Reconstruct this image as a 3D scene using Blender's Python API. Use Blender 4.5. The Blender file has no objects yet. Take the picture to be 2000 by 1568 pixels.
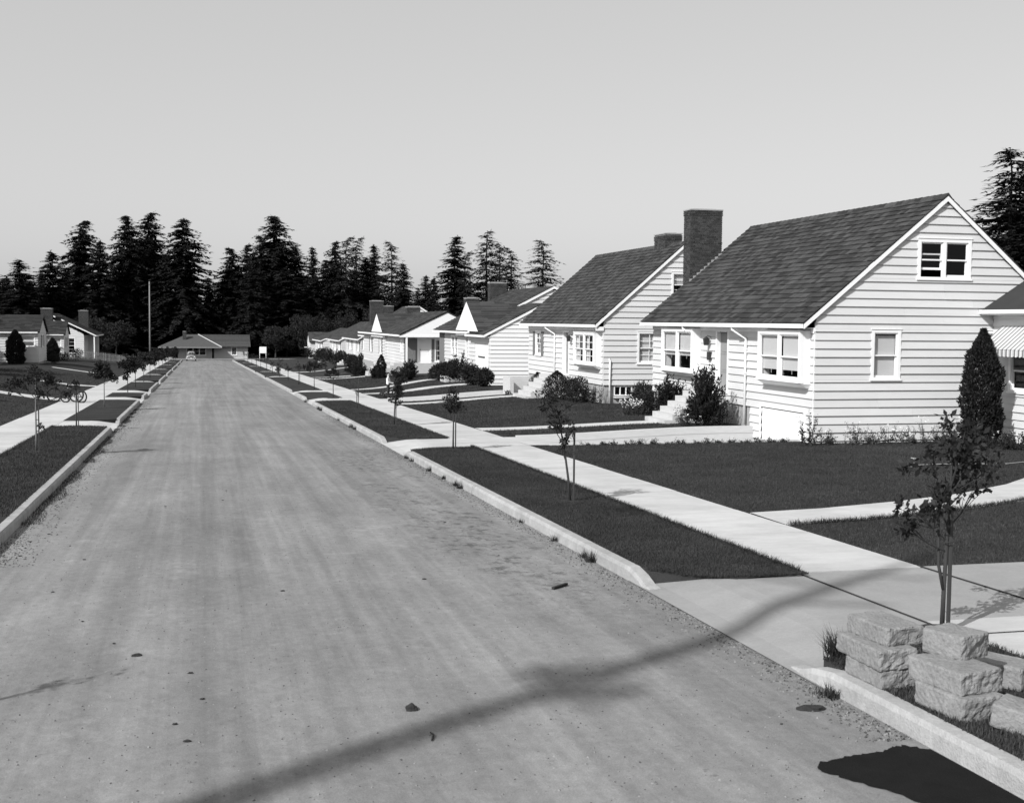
import bpy, math, random
import numpy as np
from mathutils import Vector, Matrix
R = math.radians
random.seed(7); rng = np.random.default_rng(7)
scn = bpy.context.scene
COL = scn.collection

ORD = ['first', 'second', 'third', 'fourth', 'fifth', 'sixth', 'seventh', 'eighth', 'ninth', 'tenth', 'eleventh', 'twelfth', 'thirteenth', 'fourteenth', 'fifteenth', 'sixteenth']
# ------------------------------------------------------------------ camera
cam = bpy.data.cameras.new('camera'); co = bpy.data.objects.new('camera', cam); COL.objects.link(co)
cam.sensor_width = 36.0; cam.lens = 36.0*2420/2000; cam.clip_end = 4000; cam.clip_start = 0.1
X_ = Vector((0.96975674, -0.24390745, 0.0090012)); D_ = Vector((0.24397223, 0.96763283, -0.06453101)); U_ = X_.cross(D_)
m = Matrix((X_, U_, -D_)).transposed().to_4x4(); m.translation = (0, 0, 2.95)
co.matrix_world = m; scn.camera = co
cam.dof.use_dof = True; cam.dof.focus_distance = 42; cam.dof.aperture_fstop = 5.0

# ------------------------------------------------------------------ sky and sun
SUN_AZ = (0.811, 0.585)      # horizontal direction in which shadows fall
SUN_EL = R(36)
w = bpy.data.worlds.new('World'); scn.world = w; w.use_nodes = True
nt = w.node_tree; nt.nodes.clear()
out = nt.nodes.new('ShaderNodeOutputWorld'); bg = nt.nodes.new('ShaderNodeBackground')
sky = nt.nodes.new('ShaderNodeTexSky'); sky.sky_type = 'NISHITA'; sky.sun_disc = False
sky.sun_elevation = SUN_EL; sky.sun_rotation = math.atan2(-SUN_AZ[0], -SUN_AZ[1])
sky.air_density = 1.0; sky.dust_density = 2.2; sky.ozone_density = 1.0; sky.altitude = 100
bw = nt.nodes.new('ShaderNodeRGBToBW')
hz = nt.nodes.new('ShaderNodeMix'); hz.data_type = 'FLOAT'; hz.inputs[0].default_value = .55; hz.inputs[3].default_value = 4.5   # thin even haze over the whole sky
nt.links.new(sky.outputs[0], bw.inputs[0]); nt.links.new(bw.outputs[0], hz.inputs[2]); nt.links.new(hz.outputs[0], bg.inputs[0]); nt.links.new(bg.outputs[0], out.inputs[0])
bg.inputs[1].default_value = 0.15
sl = bpy.data.lights.new('sun', 'SUN'); so = bpy.data.objects.new('sun', sl); COL.objects.link(so)
sl.energy = 5.0; sl.angle = R(0.53); sl.color = (1, 1, 1)
ldir = Vector((SUN_AZ[0]*math.cos(SUN_EL), SUN_AZ[1]*math.cos(SUN_EL), -math.sin(SUN_EL)))
so.rotation_euler = ldir.to_track_quat('-Z', 'Y').to_euler(); so.location = (-40, -30, 60)
vs = scn.view_settings; vs.view_transform = 'Standard'; vs.look = 'None'; vs.gamma = 1; vs.exposure = 0.06; vs.use_curve_mapping = False

# ------------------------------------------------------------------ materials
MATS = {}
def mat(name, v, rough=0.85, var=0.0, scale=6.0, bump=0.0, bscale=80.0, stretch=(1, 1, 1), island=0.0, spec=0.25, fine=0.0, fscale=60, trans=0.0, var2=0.0, scale2=.4):
    if name in MATS: return MATS[name]
    M = bpy.data.materials.new(name); M.use_nodes = True; n = M.node_tree.nodes; L = M.node_tree.links
    b = n['Principled BSDF']; b.inputs['Roughness'].default_value = rough; b.inputs['Specular IOR Level'].default_value = spec
    val = None
    def math_(op, a, c):
        q = n.new('ShaderNodeMath'); q.operation = op
        for i, x in enumerate((a, c)):
            if isinstance(x, (int, float)): q.inputs[i].default_value = x
            else: L.new(x, q.inputs[i])
        return q.outputs[0]
    geo = n.new('ShaderNodeNewGeometry')
    mp = n.new('ShaderNodeMapping'); mp.inputs['Scale'].default_value = stretch; L.new(geo.outputs['Position'], mp.inputs[0])
    val = 1.0
    if var:
        t = n.new('ShaderNodeTexNoise'); t.inputs['Scale'].default_value = scale; t.inputs['Detail'].default_value = 5; t.inputs['Roughness'].default_value = .6
        L.new(mp.outputs[0], t.inputs[0])
        val = math_('ADD', 1 - var, math_('MULTIPLY', t.outputs[0], 2*var))
    if var2:
        t = n.new('ShaderNodeTexNoise'); t.inputs['Scale'].default_value = scale2; t.inputs['Detail'].default_value = 6; t.inputs['Roughness'].default_value = .65
        L.new(geo.outputs['Position'], t.inputs[0])
        val = math_('MULTIPLY', val, math_('ADD', 1 - 2*var2, math_('MULTIPLY', t.outputs[0], 4*var2)))
    if fine:
        t = n.new('ShaderNodeTexNoise'); t.inputs['Scale'].default_value = fscale; t.inputs['Detail'].default_value = 3
        L.new(mp.outputs[0], t.inputs[0])
        val = math_('MULTIPLY', val, math_('ADD', 1 - fine, math_('MULTIPLY', t.outputs[0], 2*fine)))
    if island:
        oi = n.new('ShaderNodeObjectInfo')
        f = math_('FRACT', math_('ADD', geo.outputs['Random Per Island'], oi.outputs['Random']), 0)
        val = math_('MULTIPLY', val, math_('ADD', 1 - island, math_('MULTIPLY', f, 2*island)))
    val = math_('MULTIPLY', val, v)
    cr = n.new('ShaderNodeCombineColor')
    for i in range(3): L.new(val, cr.inputs[i])
    L.new(cr.outputs[0], b.inputs['Base Color'])
    if bump:
        t = n.new('ShaderNodeTexNoise'); t.inputs['Scale'].default_value = bscale; t.inputs['Detail'].default_value = 4
        L.new(mp.outputs[0], t.inputs[0])
        bp = n.new('ShaderNodeBump'); bp.inputs['Strength'].default_value = bump; bp.inputs['Distance'].default_value = .02
        L.new(t.outputs[0], bp.inputs['Height']); L.new(bp.outputs[0], b.inputs['Normal'])
    if trans:
        tr = n.new('ShaderNodeBsdfTranslucent'); L.new(cr.outputs[0], tr.inputs[0])
        mx = n.new('ShaderNodeMixShader'); mx.inputs[0].default_value = trans
        L.new(b.outputs[0], mx.inputs[1]); L.new(tr.outputs[0], mx.inputs[2])
        L.new(mx.outputs[0], n['Material Output'].inputs[0])
    MATS[name] = M; return M

def glass_mat():
    M = bpy.data.materials.new('window_glass'); M.use_nodes = True; n = M.node_tree.nodes; L = M.node_tree.links
    n.clear(); o = n.new('ShaderNodeOutputMaterial'); tr = n.new('ShaderNodeBsdfTransparent'); gl = n.new('ShaderNodeBsdfGlossy')
    gl.inputs['Roughness'].default_value = .02; tr.inputs[0].default_value = (.86, .86, .86, 1); gl.inputs[0].default_value = (.8, .8, .8, 1)
    lw = n.new('ShaderNodeLayerWeight'); lw.inputs[0].default_value = .5; mx = n.new('ShaderNodeMixShader')
    pw = n.new('ShaderNodeMath'); pw.operation = 'POWER'; pw.inputs[1].default_value = 4; L.new(lw.outputs['Facing'], pw.inputs[0])
    fr = n.new('ShaderNodeMath'); fr.operation = 'MULTIPLY_ADD'; fr.inputs[1].default_value = .8; fr.inputs[2].default_value = .025; L.new(pw.outputs[0], fr.inputs[0])
    L.new(fr.outputs[0], mx.inputs[0]); L.new(tr.outputs[0], mx.inputs[1]); L.new(gl.outputs[0], mx.inputs[2]); L.new(mx.outputs[0], o.inputs[0])
    return M
def road_mat():
    M = bpy.data.materials.new('dusty_road'); M.use_nodes = True; n = M.node_tree.nodes; L = M.node_tree.links
    b = n['Principled BSDF']; b.inputs['Roughness'].default_value = .95; b.inputs['Specular IOR Level'].default_value = .1
    geo = n.new('ShaderNodeNewGeometry')
    def noise(sc, st, det=5, ro=.6):
        mp = n.new('ShaderNodeMapping'); mp.inputs['Scale'].default_value = st; L.new(geo.outputs['Position'], mp.inputs[0])
        t = n.new('ShaderNodeTexNoise'); t.inputs['Scale'].default_value = sc; t.inputs['Detail'].default_value = det; t.inputs['Roughness'].default_value = ro
        L.new(mp.outputs[0], t.inputs[0]); return t.outputs[0]
    def ramp(x, a, c, lo, hi):
        q = n.new('ShaderNodeMapRange'); q.clamp = True
        for i, vv in enumerate((a, c, lo, hi)): q.inputs[i+1].default_value = vv
        L.new(x, q.inputs[0]); return q.outputs[0]
    def mul(a, c):
        q = n.new('ShaderNodeMath'); q.operation = 'MULTIPLY'
        for i, x in enumerate((a, c)):
            if isinstance(x, (int, float)): q.inputs[i].default_value = x
            else: L.new(x, q.inputs[i])
        return q.outputs[0]
    tracks = ramp(noise(1.0, (2.0, .05, 1), 5, .65), .3, .7, .80, 1.18)      # wheel tracks run along the street
    tracks2 = ramp(noise(1.0, (7, .06, 1), 3), .3, .7, .93, 1.07)
    patch = ramp(noise(.45, (1, .6, 1), 5), .3, .7, .86, 1.13)
    speck = ramp(noise(90, (1, 1, 1), 2), .3, .7, .84, 1.16)
    grit = mul(ramp(noise(9, (1, .8, 1), 6, .75), .3, .7, .85, 1.15), ramp(noise(2.6, (1, .3, 1), 5, .7), .3, .7, .90, 1.10))
    dark = mul(ramp(noise(5.5, (1, 1.2, 1), 5, .7), .66, .72, 1, .62), ramp(noise(17, (1, 1, 1), 4, .7), .66, .72, 1, .68))              # scattered oil spots
    pale = mul(ramp(noise(1.3, (1, 1, 1), 5, .65), .60, .78, 1, 1.3), ramp(noise(60, (1, 1, 1), 2), .66, .74, 1, 1.35))              # chalky spots
    # dark damp flecks in a band by the right kerb
    sp = n.new('ShaderNodeSeparateXYZ'); L.new(geo.outputs['Position'], sp.inputs[0])
    band = mul(ramp(sp.outputs[0], 2.9, 3.7, 0, 1), ramp(sp.outputs[0], 4.7, 5.2, 1, .25))
    band = mul(band, mul(ramp(sp.outputs[1], 12, 16, 0, 1), ramp(sp.outputs[1], 33, 40, 1, .25)))
    fl = mul(ramp(noise(4.2, (1.1, .8, 1), 7, .78), .50, .60, 0, 1), ramp(noise(.55, (1, .6, 1), 3), .38, .52, .15, 1))
    q = n.new('ShaderNodeMath'); q.operation = 'SUBTRACT'; q.inputs[0].default_value = 1
    L.new(mul(mul(band, fl), .52), q.inputs[1])
    v = mul(tracks, patch)
    for x in (tracks2, speck, grit, dark, pale, q.outputs[0]): v = mul(v, x)
    v = mul(v, .203)
    cr = n.new('ShaderNodeCombineColor')
    for i in range(3): L.new(v, cr.inputs[i])
    L.new(cr.outputs[0], b.inputs['Base Color'])
    bp = n.new('ShaderNodeBump'); bp.inputs['Strength'].default_value = .35; bp.inputs['Distance'].default_value = .015
    L.new(noise(45, (1, 1, 1), 5, .7), bp.inputs['Height']); L.new(bp.outputs[0], b.inputs['Normal'])
    return M
def stripe_mat():
    M = bpy.data.materials.new('striped_canvas'); M.use_nodes = True; n = M.node_tree.nodes; L = M.node_tree.links
    geo = n.new('ShaderNodeNewGeometry'); sp = n.new('ShaderNodeSeparateXYZ'); L.new(geo.outputs['Position'], sp.inputs[0])
    q = n.new('ShaderNodeMath'); q.operation = 'MULTIPLY'; q.inputs[1].default_value = 5.2; L.new(sp.outputs[1], q.inputs[0])
    f = n.new('ShaderNodeMath'); f.operation = 'FRACT'; L.new(q.outputs[0], f.inputs[0])
    r = n.new('ShaderNodeValToRGB'); r.color_ramp.interpolation = 'CONSTANT'
    r.color_ramp.elements[0].color = (.16, .16, .16, 1); e = r.color_ramp.elements[1]; e.position = .4; e.color = (.62, .62, .62, 1)
    e = r.color_ramp.elements.new(.55); e.color = (.3, .3, .3, 1); e = r.color_ramp.elements.new(.65); e.color = (.62, .62, .62, 1)
    L.new(f.outputs[0], r.inputs[0]); L.new(r.outputs[0], n['Principled BSDF'].inputs['Base Color']); n['Principled BSDF'].inputs['Roughness'].default_value = .9
    return M

SIDING = mat('white_siding_paint', .56, .6, var=.08, scale=1.2, island=.035, bump=.15, bscale=40, stretch=(1, 1, 6), fine=.03)
TRIM = mat('white_trim_paint', .78, .5, var=.04, scale=3)
GREYPAINT = mat('grey_door_paint', .25, .6, var=.06, scale=4)
SHUTTER = mat('dark_shutter_paint', .16, .6, var=.08, scale=5)
ROOFM = mat('weathered_wood_shingles', .048, .9, var=.35, scale=1.1, island=.45, bump=.5, bscale=60, fine=.2, fscale=30, spec=.15)
SIDINGW = mat('paler_white_siding', .70, .6, var=.04, scale=1.2, island=.03)  # paler than the common siding, used on some camera-facing walls
ROOFD = mat('dark_roof_strips', .032, .9, var=.3, scale=1.3, island=.35, spec=.1)
ROOFG = mat('asphalt_roof_strips', .048, .9, var=.3, scale=1.3, island=.35, spec=.15)
ROOFL = mat('pale_roof_shingles', .062, .9, var=.2, scale=2, island=.2)
BRICK = mat('dark_brick', .045, .9, var=.3, scale=9, island=.4, bump=.4, bscale=70)
MORTAR = mat('mortar', .27, .95, var=.15, scale=12)
CONC = mat('pavement_concrete', .455, .9, var=.26, scale=1.6, stretch=(.5, 1.6, 1), bump=.25, bscale=70, island=.07, fine=.10, fscale=25, var2=.14, scale2=.9)
DRIVE = mat('driveway_concrete', .27, .9, var=.12, scale=2.5, bump=.25, bscale=80, fine=.12, fscale=25, var2=.12, scale2=.8)
KERB = mat('kerb_concrete', .33, .9, var=.35, scale=4, bump=.5, bscale=50, fine=.2, fscale=22, var2=.2, scale2=1.2)
WALLC = mat('wall_concrete', .46, .9, var=.16, scale=3, bump=.3, bscale=30, stretch=(1, 1, 4))
FOUND = mat('foundation_concrete', .33, .9, var=.15, scale=4, bump=.25, bscale=40)
STONE = mat('broken_kerbstone', .21, .95, var=.45, scale=5, bump=.9, bscale=28, fine=.25, fscale=40)
SOIL = mat('dark_soil', .03, 1, var=.3, scale=4, bump=.8, bscale=30)
TAR = mat('fresh_tar', .013, .95, var=.3, scale=6, bump=.5, bscale=60, spec=.04)
GRASSBED = mat('mown_turf', .040, 1, var=.5, scale=.8, bump=.7, bscale=120, fine=.3, fscale=45, spec=.05, var2=.22, scale2=.3)
BLADE = mat('grass_blade', .054, .9, island=.45, var=.4, scale=1.4, spec=.1, trans=.25, var2=.34, scale2=.55)
FIR = mat('fir_needles', .017, .9, island=.5, var=.35, scale=.25, spec=.1, trans=.12)
FIRL = mat('thin_fir_needles', .024, .9, island=.5, spec=.1, trans=.15)
BARK = mat('bark', .04, .95, var=.4, scale=5, bump=.8, bscale=25, stretch=(1, 1, .2))
BARKL = mat('pale_bark', .14, .95, var=.3, scale=9, bump=.5, bscale=25, stretch=(1, 1, .2))
LEAF = mat('young_tree_leaf', .025, .7, island=.55, spec=.2, trans=.25)
SHRUB = mat('shrub_leaf', .026, .8, island=.5, spec=.1, trans=.15)
SHRUBD = mat('conifer_shrub', .022, .9, island=.5, spec=.05, trans=.1)
STEM = mat('flower_stem', .09, .8, island=.5, trans=.3)
PETAL = mat('pale_petal', .75, .7, island=.15, trans=.2)
WOOD = mat('stake_wood', .05, .9, var=.3, scale=8, stretch=(3, 3, .3))
WOODP = mat('weathered_picket', .26, .9, var=.3, scale=6, island=.3)
POLEW = mat('utility_pole_wood', .20, .9, var=.3, scale=4, stretch=(3, 3, .2))
METAL = mat('dull_grey_metal', .3, .5, var=.1, scale=5)
DARK = mat('dark_iron', .03, .6)
RUBBER = mat('black_rubber', .02, .8)
CHROME = mat('bright_metal', .6, .3)
CARP = mat('pale_car_paint', .22, .35, spec=.5)
BLIND = mat('roller_blind', .62, .9, var=.03, scale=4)
DARKIN = mat('unlit_room_shade', .018, 1)  # gloom of the unlit rooms is put into this near-black colour
CURTAIN = mat('curtain', .6, .9, var=.2, scale=9, stretch=(6, 6, .2))
GLASS = glass_mat(); ROADM = road_mat(); STRIPE = stripe_mat()
SKIN = mat('skin', .48, .6); HAIR = mat('dark_hair', .02, .7); SHIRT = mat('white_shirt', .72, .9, var=.06, scale=14); TROUS = mat('dark_trousers', .035, .9)

# ------------------------------------------------------------------ helpers
def link(name, me, parent=None, loc=(0, 0, 0), kind=None, label=None, cat=None, group=None):
    o = bpy.data.objects.new(name, me); COL.objects.link(o); o.location = loc
    if parent: o.parent = parent
    if kind: o['kind'] = kind
    if label: o['label'] = label
    if cat: o['category'] = cat
    if group: o['group'] = group
    return o
def thing(name, label, cat, loc=(0, 0, 0), group=None, rz=0):
    o = link(name, None, None, loc, None, label, cat, group); o.rotation_euler = (0, 0, rz); o.empty_display_size = .2
    return o
class MB:
    def __init__(s): s.v = []; s.f = []
    def add(s, vs, fs):
        k = len(s.v); s.v += [tuple(p) for p in vs]; s.f += [tuple(i+k for i in f) for f in fs]; return s
    def box(s, a, b):
        (x0, y0, z0), (x1, y1, z1) = a, b
        return s.hexa([(x0, y0, z0), (x1, y0, z0), (x1, y1, z0), (x0, y1, z0), (x0, y0, z1), (x1, y0, z1), (x1, y1, z1), (x0, y1, z1)])
    def hexa(s, p): return s.add(p, [(3, 2, 1, 0), (4, 5, 6, 7), (0, 1, 5, 4), (1, 2, 6, 5), (2, 3, 7, 6), (3, 0, 4, 7)])
    def poly(s, ps): return s.add(ps, [tuple(range(len(ps)))])
    def prism(s, ps, vec):
        n = len(ps); v = Vector(vec); q = [tuple(Vector(p)+v) for p in ps]
        return s.add(list(ps)+q, [tuple(range(n))[::-1], tuple(range(n, 2*n))] + [(i, (i+1) % n, n+(i+1) % n, n+i) for i in range(n)])
    def tube(s, pts, rad, seg=8, caps=True):
        pts = [Vector(p) for p in pts]; n = len(pts)
        if isinstance(rad, (int, float)): rad = [rad]*n
        rings = []; k0 = len(s.v); up = Vector((0, 0, 1))
        for i, p in enumerate(pts):
            d = (pts[min(i+1, n-1)] - pts[max(i-1, 0)]).normalized()
            a = d.cross(up if abs(d.z) < .95 else Vector((1, 0, 0))).normalized(); b = d.cross(a)
            s.v += [tuple(p + (a*math.cos(2*math.pi*j/seg) + b*math.sin(2*math.pi*j/seg))*rad[i]) for j in range(seg)]
        for i in range(n-1):
            for j in range(seg):
                a0 = k0+i*seg+j; a1 = k0+i*seg+(j+1) % seg
                s.f.append((a0, a1, a1+seg, a0+seg))
        if caps: s.f.append(tuple(k0+j for j in range(seg))[::-1]); s.f.append(tuple(k0+(n-1)*seg+j for j in range(seg)))
        return s
    def ring(s, c, axis, r, t, seg=20, ts=6):
        c = Vector(c); ax = Vector(axis).normalized(); a = ax.orthogonal().normalized(); b = ax.cross(a); k0 = len(s.v)
        for i in range(seg):
            e = a*math.cos(2*math.pi*i/seg)+b*math.sin(2*math.pi*i/seg)
            for j in range(ts):
                s.v.append(tuple(c+e*(r+t*math.cos(2*math.pi*j/ts))+ax*t*math.sin(2*math.pi*j/ts)))
        for i in range(seg):
            for j in range(ts):
                s.f.append((k0+i*ts+j, k0+((i+1) % seg)*ts+j, k0+((i+1) % seg)*ts+(j+1) % ts, k0+i*ts+(j+1) % ts))
        return s
    def ball(s, c, r, seg=10, rows=6, sc=(1, 1, 1)):
        k0 = len(s.v); c = Vector(c)
        for i in range(1, rows):
            th = math.pi*i/rows
            for j in range(seg):
                ph = 2*math.pi*j/seg
                s.v.append((c.x+r*sc[0]*math.sin(th)*math.cos(ph), c.y+r*sc[1]*math.sin(th)*math.sin(ph), c.z+r*sc[2]*math.cos(th)))
        s.v.append((c.x, c.y, c.z+r*sc[2])); s.v.append((c.x, c.y, c.z-r*sc[2])); T = len(s.v)-2; Bt = T+1
        for i in range(rows-2):
            for j in range(seg):
                s.f.append((k0+i*seg+j, k0+(i+1)*seg+j, k0+(i+1)*seg+(j+1) % seg, k0+i*seg+(j+1) % seg))
        for j in range(seg):
            s.f.append((T, k0+j, k0+(j+1) % seg)); s.f.append((Bt, k0+(rows-2)*seg+(j+1) % seg, k0+(rows-2)*seg+j))
        return s
    def mesh(s, name, mt, smooth=False):
        me = bpy.data.meshes.new(name); me.from_pydata(s.v, [], s.f); me.materials.append(mt)
        if smooth: me.polygons.foreach_set('use_smooth', [True]*len(me.polygons))
        me.update(); return me
    def build(s, name, mt, parent=None, smooth=False, **kw): return link(name, s.mesh(name, mt, smooth), parent, **kw)
def quads_mesh(name, V, mt, tri=False):
    """V: (n,4,3) or (n,3,3) array of separate small faces"""
    V = np.asarray(V, dtype=np.float32); n, k, _ = V.shape
    me = bpy.data.meshes.new(name); me.vertices.add(n*k); me.vertices.foreach_set('co', V.reshape(-1))
    me.loops.add(n*k); me.loops.foreach_set('vertex_index', np.arange(n*k, dtype=np.int32))
    me.polygons.add(n); me.polygons.foreach_set('loop_start', np.arange(0, n*k, k, dtype=np.int32))
    me.update(calc_edges=True); me.materials.append(mt); return me
def unit(v): return v/np.maximum(np.linalg.norm(v, axis=-1, keepdims=True), 1e-6)
def leaf_quads(P, D, S, L, W):
    """kite-shaped leaves: base P, direction D, side S, length L, width W"""
    L = L[:, None]; W = W[:, None]
    return np.stack([P, P+D*L*.5+S*W*.5, P+D*L, P+D*L*.5-S*W*.5], 1)
def rand_dirs(n, up=0.0):
    v = rng.normal(size=(n, 3)); v[:, 2] += up; return unit(v)

# ------------------------------------------------------------------ ground levels
SL = 0.01917
def B(y): return -SL*max(min(y, 258.0), -60.0)
def sstep(t): t = max(0, min(1, t)); return t*t*(3-2*t)
def lerp_tab(tab, y):
    if y <= tab[0][0]: return tab[0][1]
    for (a, va), (b, vb) in zip(tab, tab[1:]):
        if y <= b: return va+(vb-va)*(y-a)/(b-a)
    return tab[-1][1]
RISE = [(34.8, 0.0), (38.2, .22), (53, .30), (73, .46), (92, .70), (130, .65), (205, .5), (230, 0)]
def G(x, y):
    z = B(y)
    if x > 9.4: z += lerp_tab(RISE, y)*sstep((x-9.4)/7.5)
    if x < -6.9: z += .85*sstep((-6.9-x)/8.5)*(1 - sstep((y-215)/25))
    return z
KL, KR = -2.98, 5.46           # kerb faces
SWR = (7.48, 9.31); SWL = (-6.80, -4.98)
DR1 = (34.75, 38.15); DR2 = (62.6, 66.0)          # sunken drives of the two tall houses
def drive_z(x, y0, drop):
    yy = y0; return B(yy) - drop*sstep((x-9.6)/8.0)*1.0

def ground():
    xs = [-900, -300, -120, -60, -40, -28, -22, -18, -15.5, -13, -11, -9.5, -8, -7, -6.81, -6.80, 9.32, 9.33, 9.9, 10.6, 11.4, 12.2, 13, 14, 15, 16, 17, 17.89, 18.2, 20, 24, 28, 40, 80, 200, 500, 900]
    ys = [-200, -60, -20, -5] + list(np.arange(0, 34.5, 3)) + [34.745, 34.755, 36.4, 38.145, 38.155] + list(np.arange(40, 62, 3)) + [62.595, 62.605, 64, 65.995, 66.005] + list(np.arange(69, 262, 6)) + [275, 320, 450, 900, 2500]
    v = []; f = []
    for y in ys:
        for x in xs:
            z = G(x, y)
            if -6.805 < x < 9.325: z = B(y)-.45
            for (a, b, dp) in ((DR1[0], DR1[1], 1.15), (DR2[0], DR2[1], .8)):
                if a < y < b and 9.9 <= x <= 17.9: z = drive_z(x, y, dp)-.25
            v.append((x, y, z))
    n = len(xs)
    for j in range(len(ys)-1):
        for i in range(n-1): f.append((j*n+i, j*n+i+1, (j+1)*n+i+1, (j+1)*n+i))
    mb = MB(); mb.v = v; mb.f = f
    mb.build('ground', GRASSBED, kind='structure')
ground()

def sheet(name, x0, x1, y0, y1, zf, mt, nx=2, ny=8, parent=None, kind='structure'):
    mb = MB()
    for j in range(ny+1):
        y = y0+(y1-y0)*j/ny
        for i in range(nx+1):
            x = x0+(x1-x0)*i/nx; mb.v.append((x, y, zf(x, y)))
    for j in range(ny):
        for i in range(nx): a = j*(nx+1)+i; mb.f.append((a, a+1, a+nx+2, a+nx+1))
    return mb.build(name, mt, parent, kind=kind)
# road: slight crown, ends in a cross street
def road():
    mb = MB(); xs = np.linspace(KL-.02, KR+.02, 13); ys = list(np.linspace(-20, 226, 42)); c = (KL+KR)/2
    def rz(x, y): return B(y)-.15+.07*(1-((x-c)/4.24)**2)
    for y in ys:
        for x in xs: mb.v.append((x, y, rz(x, y)))
    n = len(xs)
    for j in range(len(ys)-1):
        for i in range(n-1): a = j*n+i; mb.f.append((a, a+1, a+n+1, a+n))
    k = len(mb.v)
    mb.v += [(-70, 226, B(226)-.02), (80, 226, B(226)-.02), (80, 240, B(240)+.02), (-70, 240, B(240)+.02)]; mb.f.append((k, k+1, k+2, k+3))
    mb.build('road', ROADM, kind='structure')
road()
def RZ(x, y): return B(y)-.15+.07*(1-((x-1.24)/4.24)**2)

# pavements in slabs
def pavement(name, x0, x1, ys):
    base = sheet(name, x0-.0, x1+.0, ys[0], ys[-1], lambda x, y: B(y)-.03, SOIL, 1, 30)
    for a, b in zip(ys, ys[1:]):
        g = .02 if (x0 > 0 and (abs(a-14.5) < .01 or abs(b-14.5) < .01 or abs(a-23.25) < .01)) else .009; t = random.uniform(-.006, .006)
        mb = MB(); mb.hexa([(x0, a+g, B(a)-.06), (x1, a+g, B(a)-.06), (x1, b-g, B(b)-.06), (x0, b-g, B(b)-.06),
                            (x0, a+g, B(a)+.012+t), (x1, a+g, B(a)+.012+t), (x1, b-g, B(b)+.012+t), (x0, b-g, B(b)+.012+t)])
        mb.build('paving_slab', DRIVE if x0 > 0 and 11 < a < 14 else CONC, base)
ysR = [4.0, 6.6, 9.2, 11.6, 14.5, 17.7, 20.4, 23.25] + [23.25+2.55*i for i in range(1, 81)]
pavement('pavement_right', SWR[0], SWR[1], ysR)
pavement('pavement_left', SWL[0], SWL[1], [20+2.6*i for i in range(79)])

# planting strips: (near end, far end) with flared corners at the drives
STR = [(5.0, 10.95), (14.25, 34.3), (37.7, 63.6), (67.3, 75.5), (78.3, 109.6), (112.6, 130), (132.5, 160), (163, 190), (193, 222)]
STL = [(8.0, 45.7), (48.9, 66.6), (70.0, 76.0), (80.0, 96.5), (99.2, 118), (121, 142), (145, 170), (173, 198), (201, 222)]
def strip(name, xk, xs, y0, y1, lift=.035):
    """grass strip between kerb back xk and pavement edge xs, rounded kerb-side corners"""
    sgn = 1 if xs > xk else -1; r = .85
    pl = []
    for i in range(7):                                          # near kerb corner
        t = i/6*math.pi/2; pl.append((xk+sgn*r*.9*(1-math.sin(t)), y0+r*.75*(1-math.cos(t)) - 0))
    pl = [(x, y) for x, y in pl]
    near = [(xk+sgn*.0, y0+r*.75)] + [(xk+sgn*r*1.1*math.sin(t*math.pi/12), y0+r*.75*(1-math.sin(t*math.pi/12))) for t in range(1, 6)] + [(xk+sgn*r*1.25, y0), (xs, y0+.12)]
    far = [(xs, y1-.05), (xk+sgn*r*1.25, y1)] + [(xk+sgn*r*1.1*math.sin(t*math.pi/12), y1-r*.75*(1-math.sin(t*math.pi/12))) for t in range(5, 0, -1)] + [(xk, y1-r*.75)]
    ny = max(2, int((y1-y0)/3))
    side1 = [(xs, y0+.12+(y1-.17-y0)*i/ny) for i in range(1, ny)]
    side2 = [(xk, y1-r*.75+(y0+r*.75-y1+r*.75)*i/ny) for i in range(1, ny)]
    loop = near+side1+far+side2
    mb = MB(); n = len(loop)
    top = [(x, y, B(y)+lift) for x, y in loop]; cen = [((xk+xs)/2, y, B(y)+lift+.03) for x, y in loop]
    bot = [(x, y, B(y)-.2) for x, y in loop]
    # fill: triangle-fan free approach, inner spine
    mb.v = top+bot; mb.f = [(i, n+i, n+(i+1) % n, (i+1) % n) for i in range(n)] + [tuple(range(n))]
    o = mb.build(name, GRASSBED, kind='structure'); return loop
for i, (a, b) in enumerate(STR): strip('planting_strip', KR+.16, SWR[0], a, b)
for i, (a, b) in enumerate(STL): strip('planting_strip', KL-.16, SWL[1], a, b)

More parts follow.
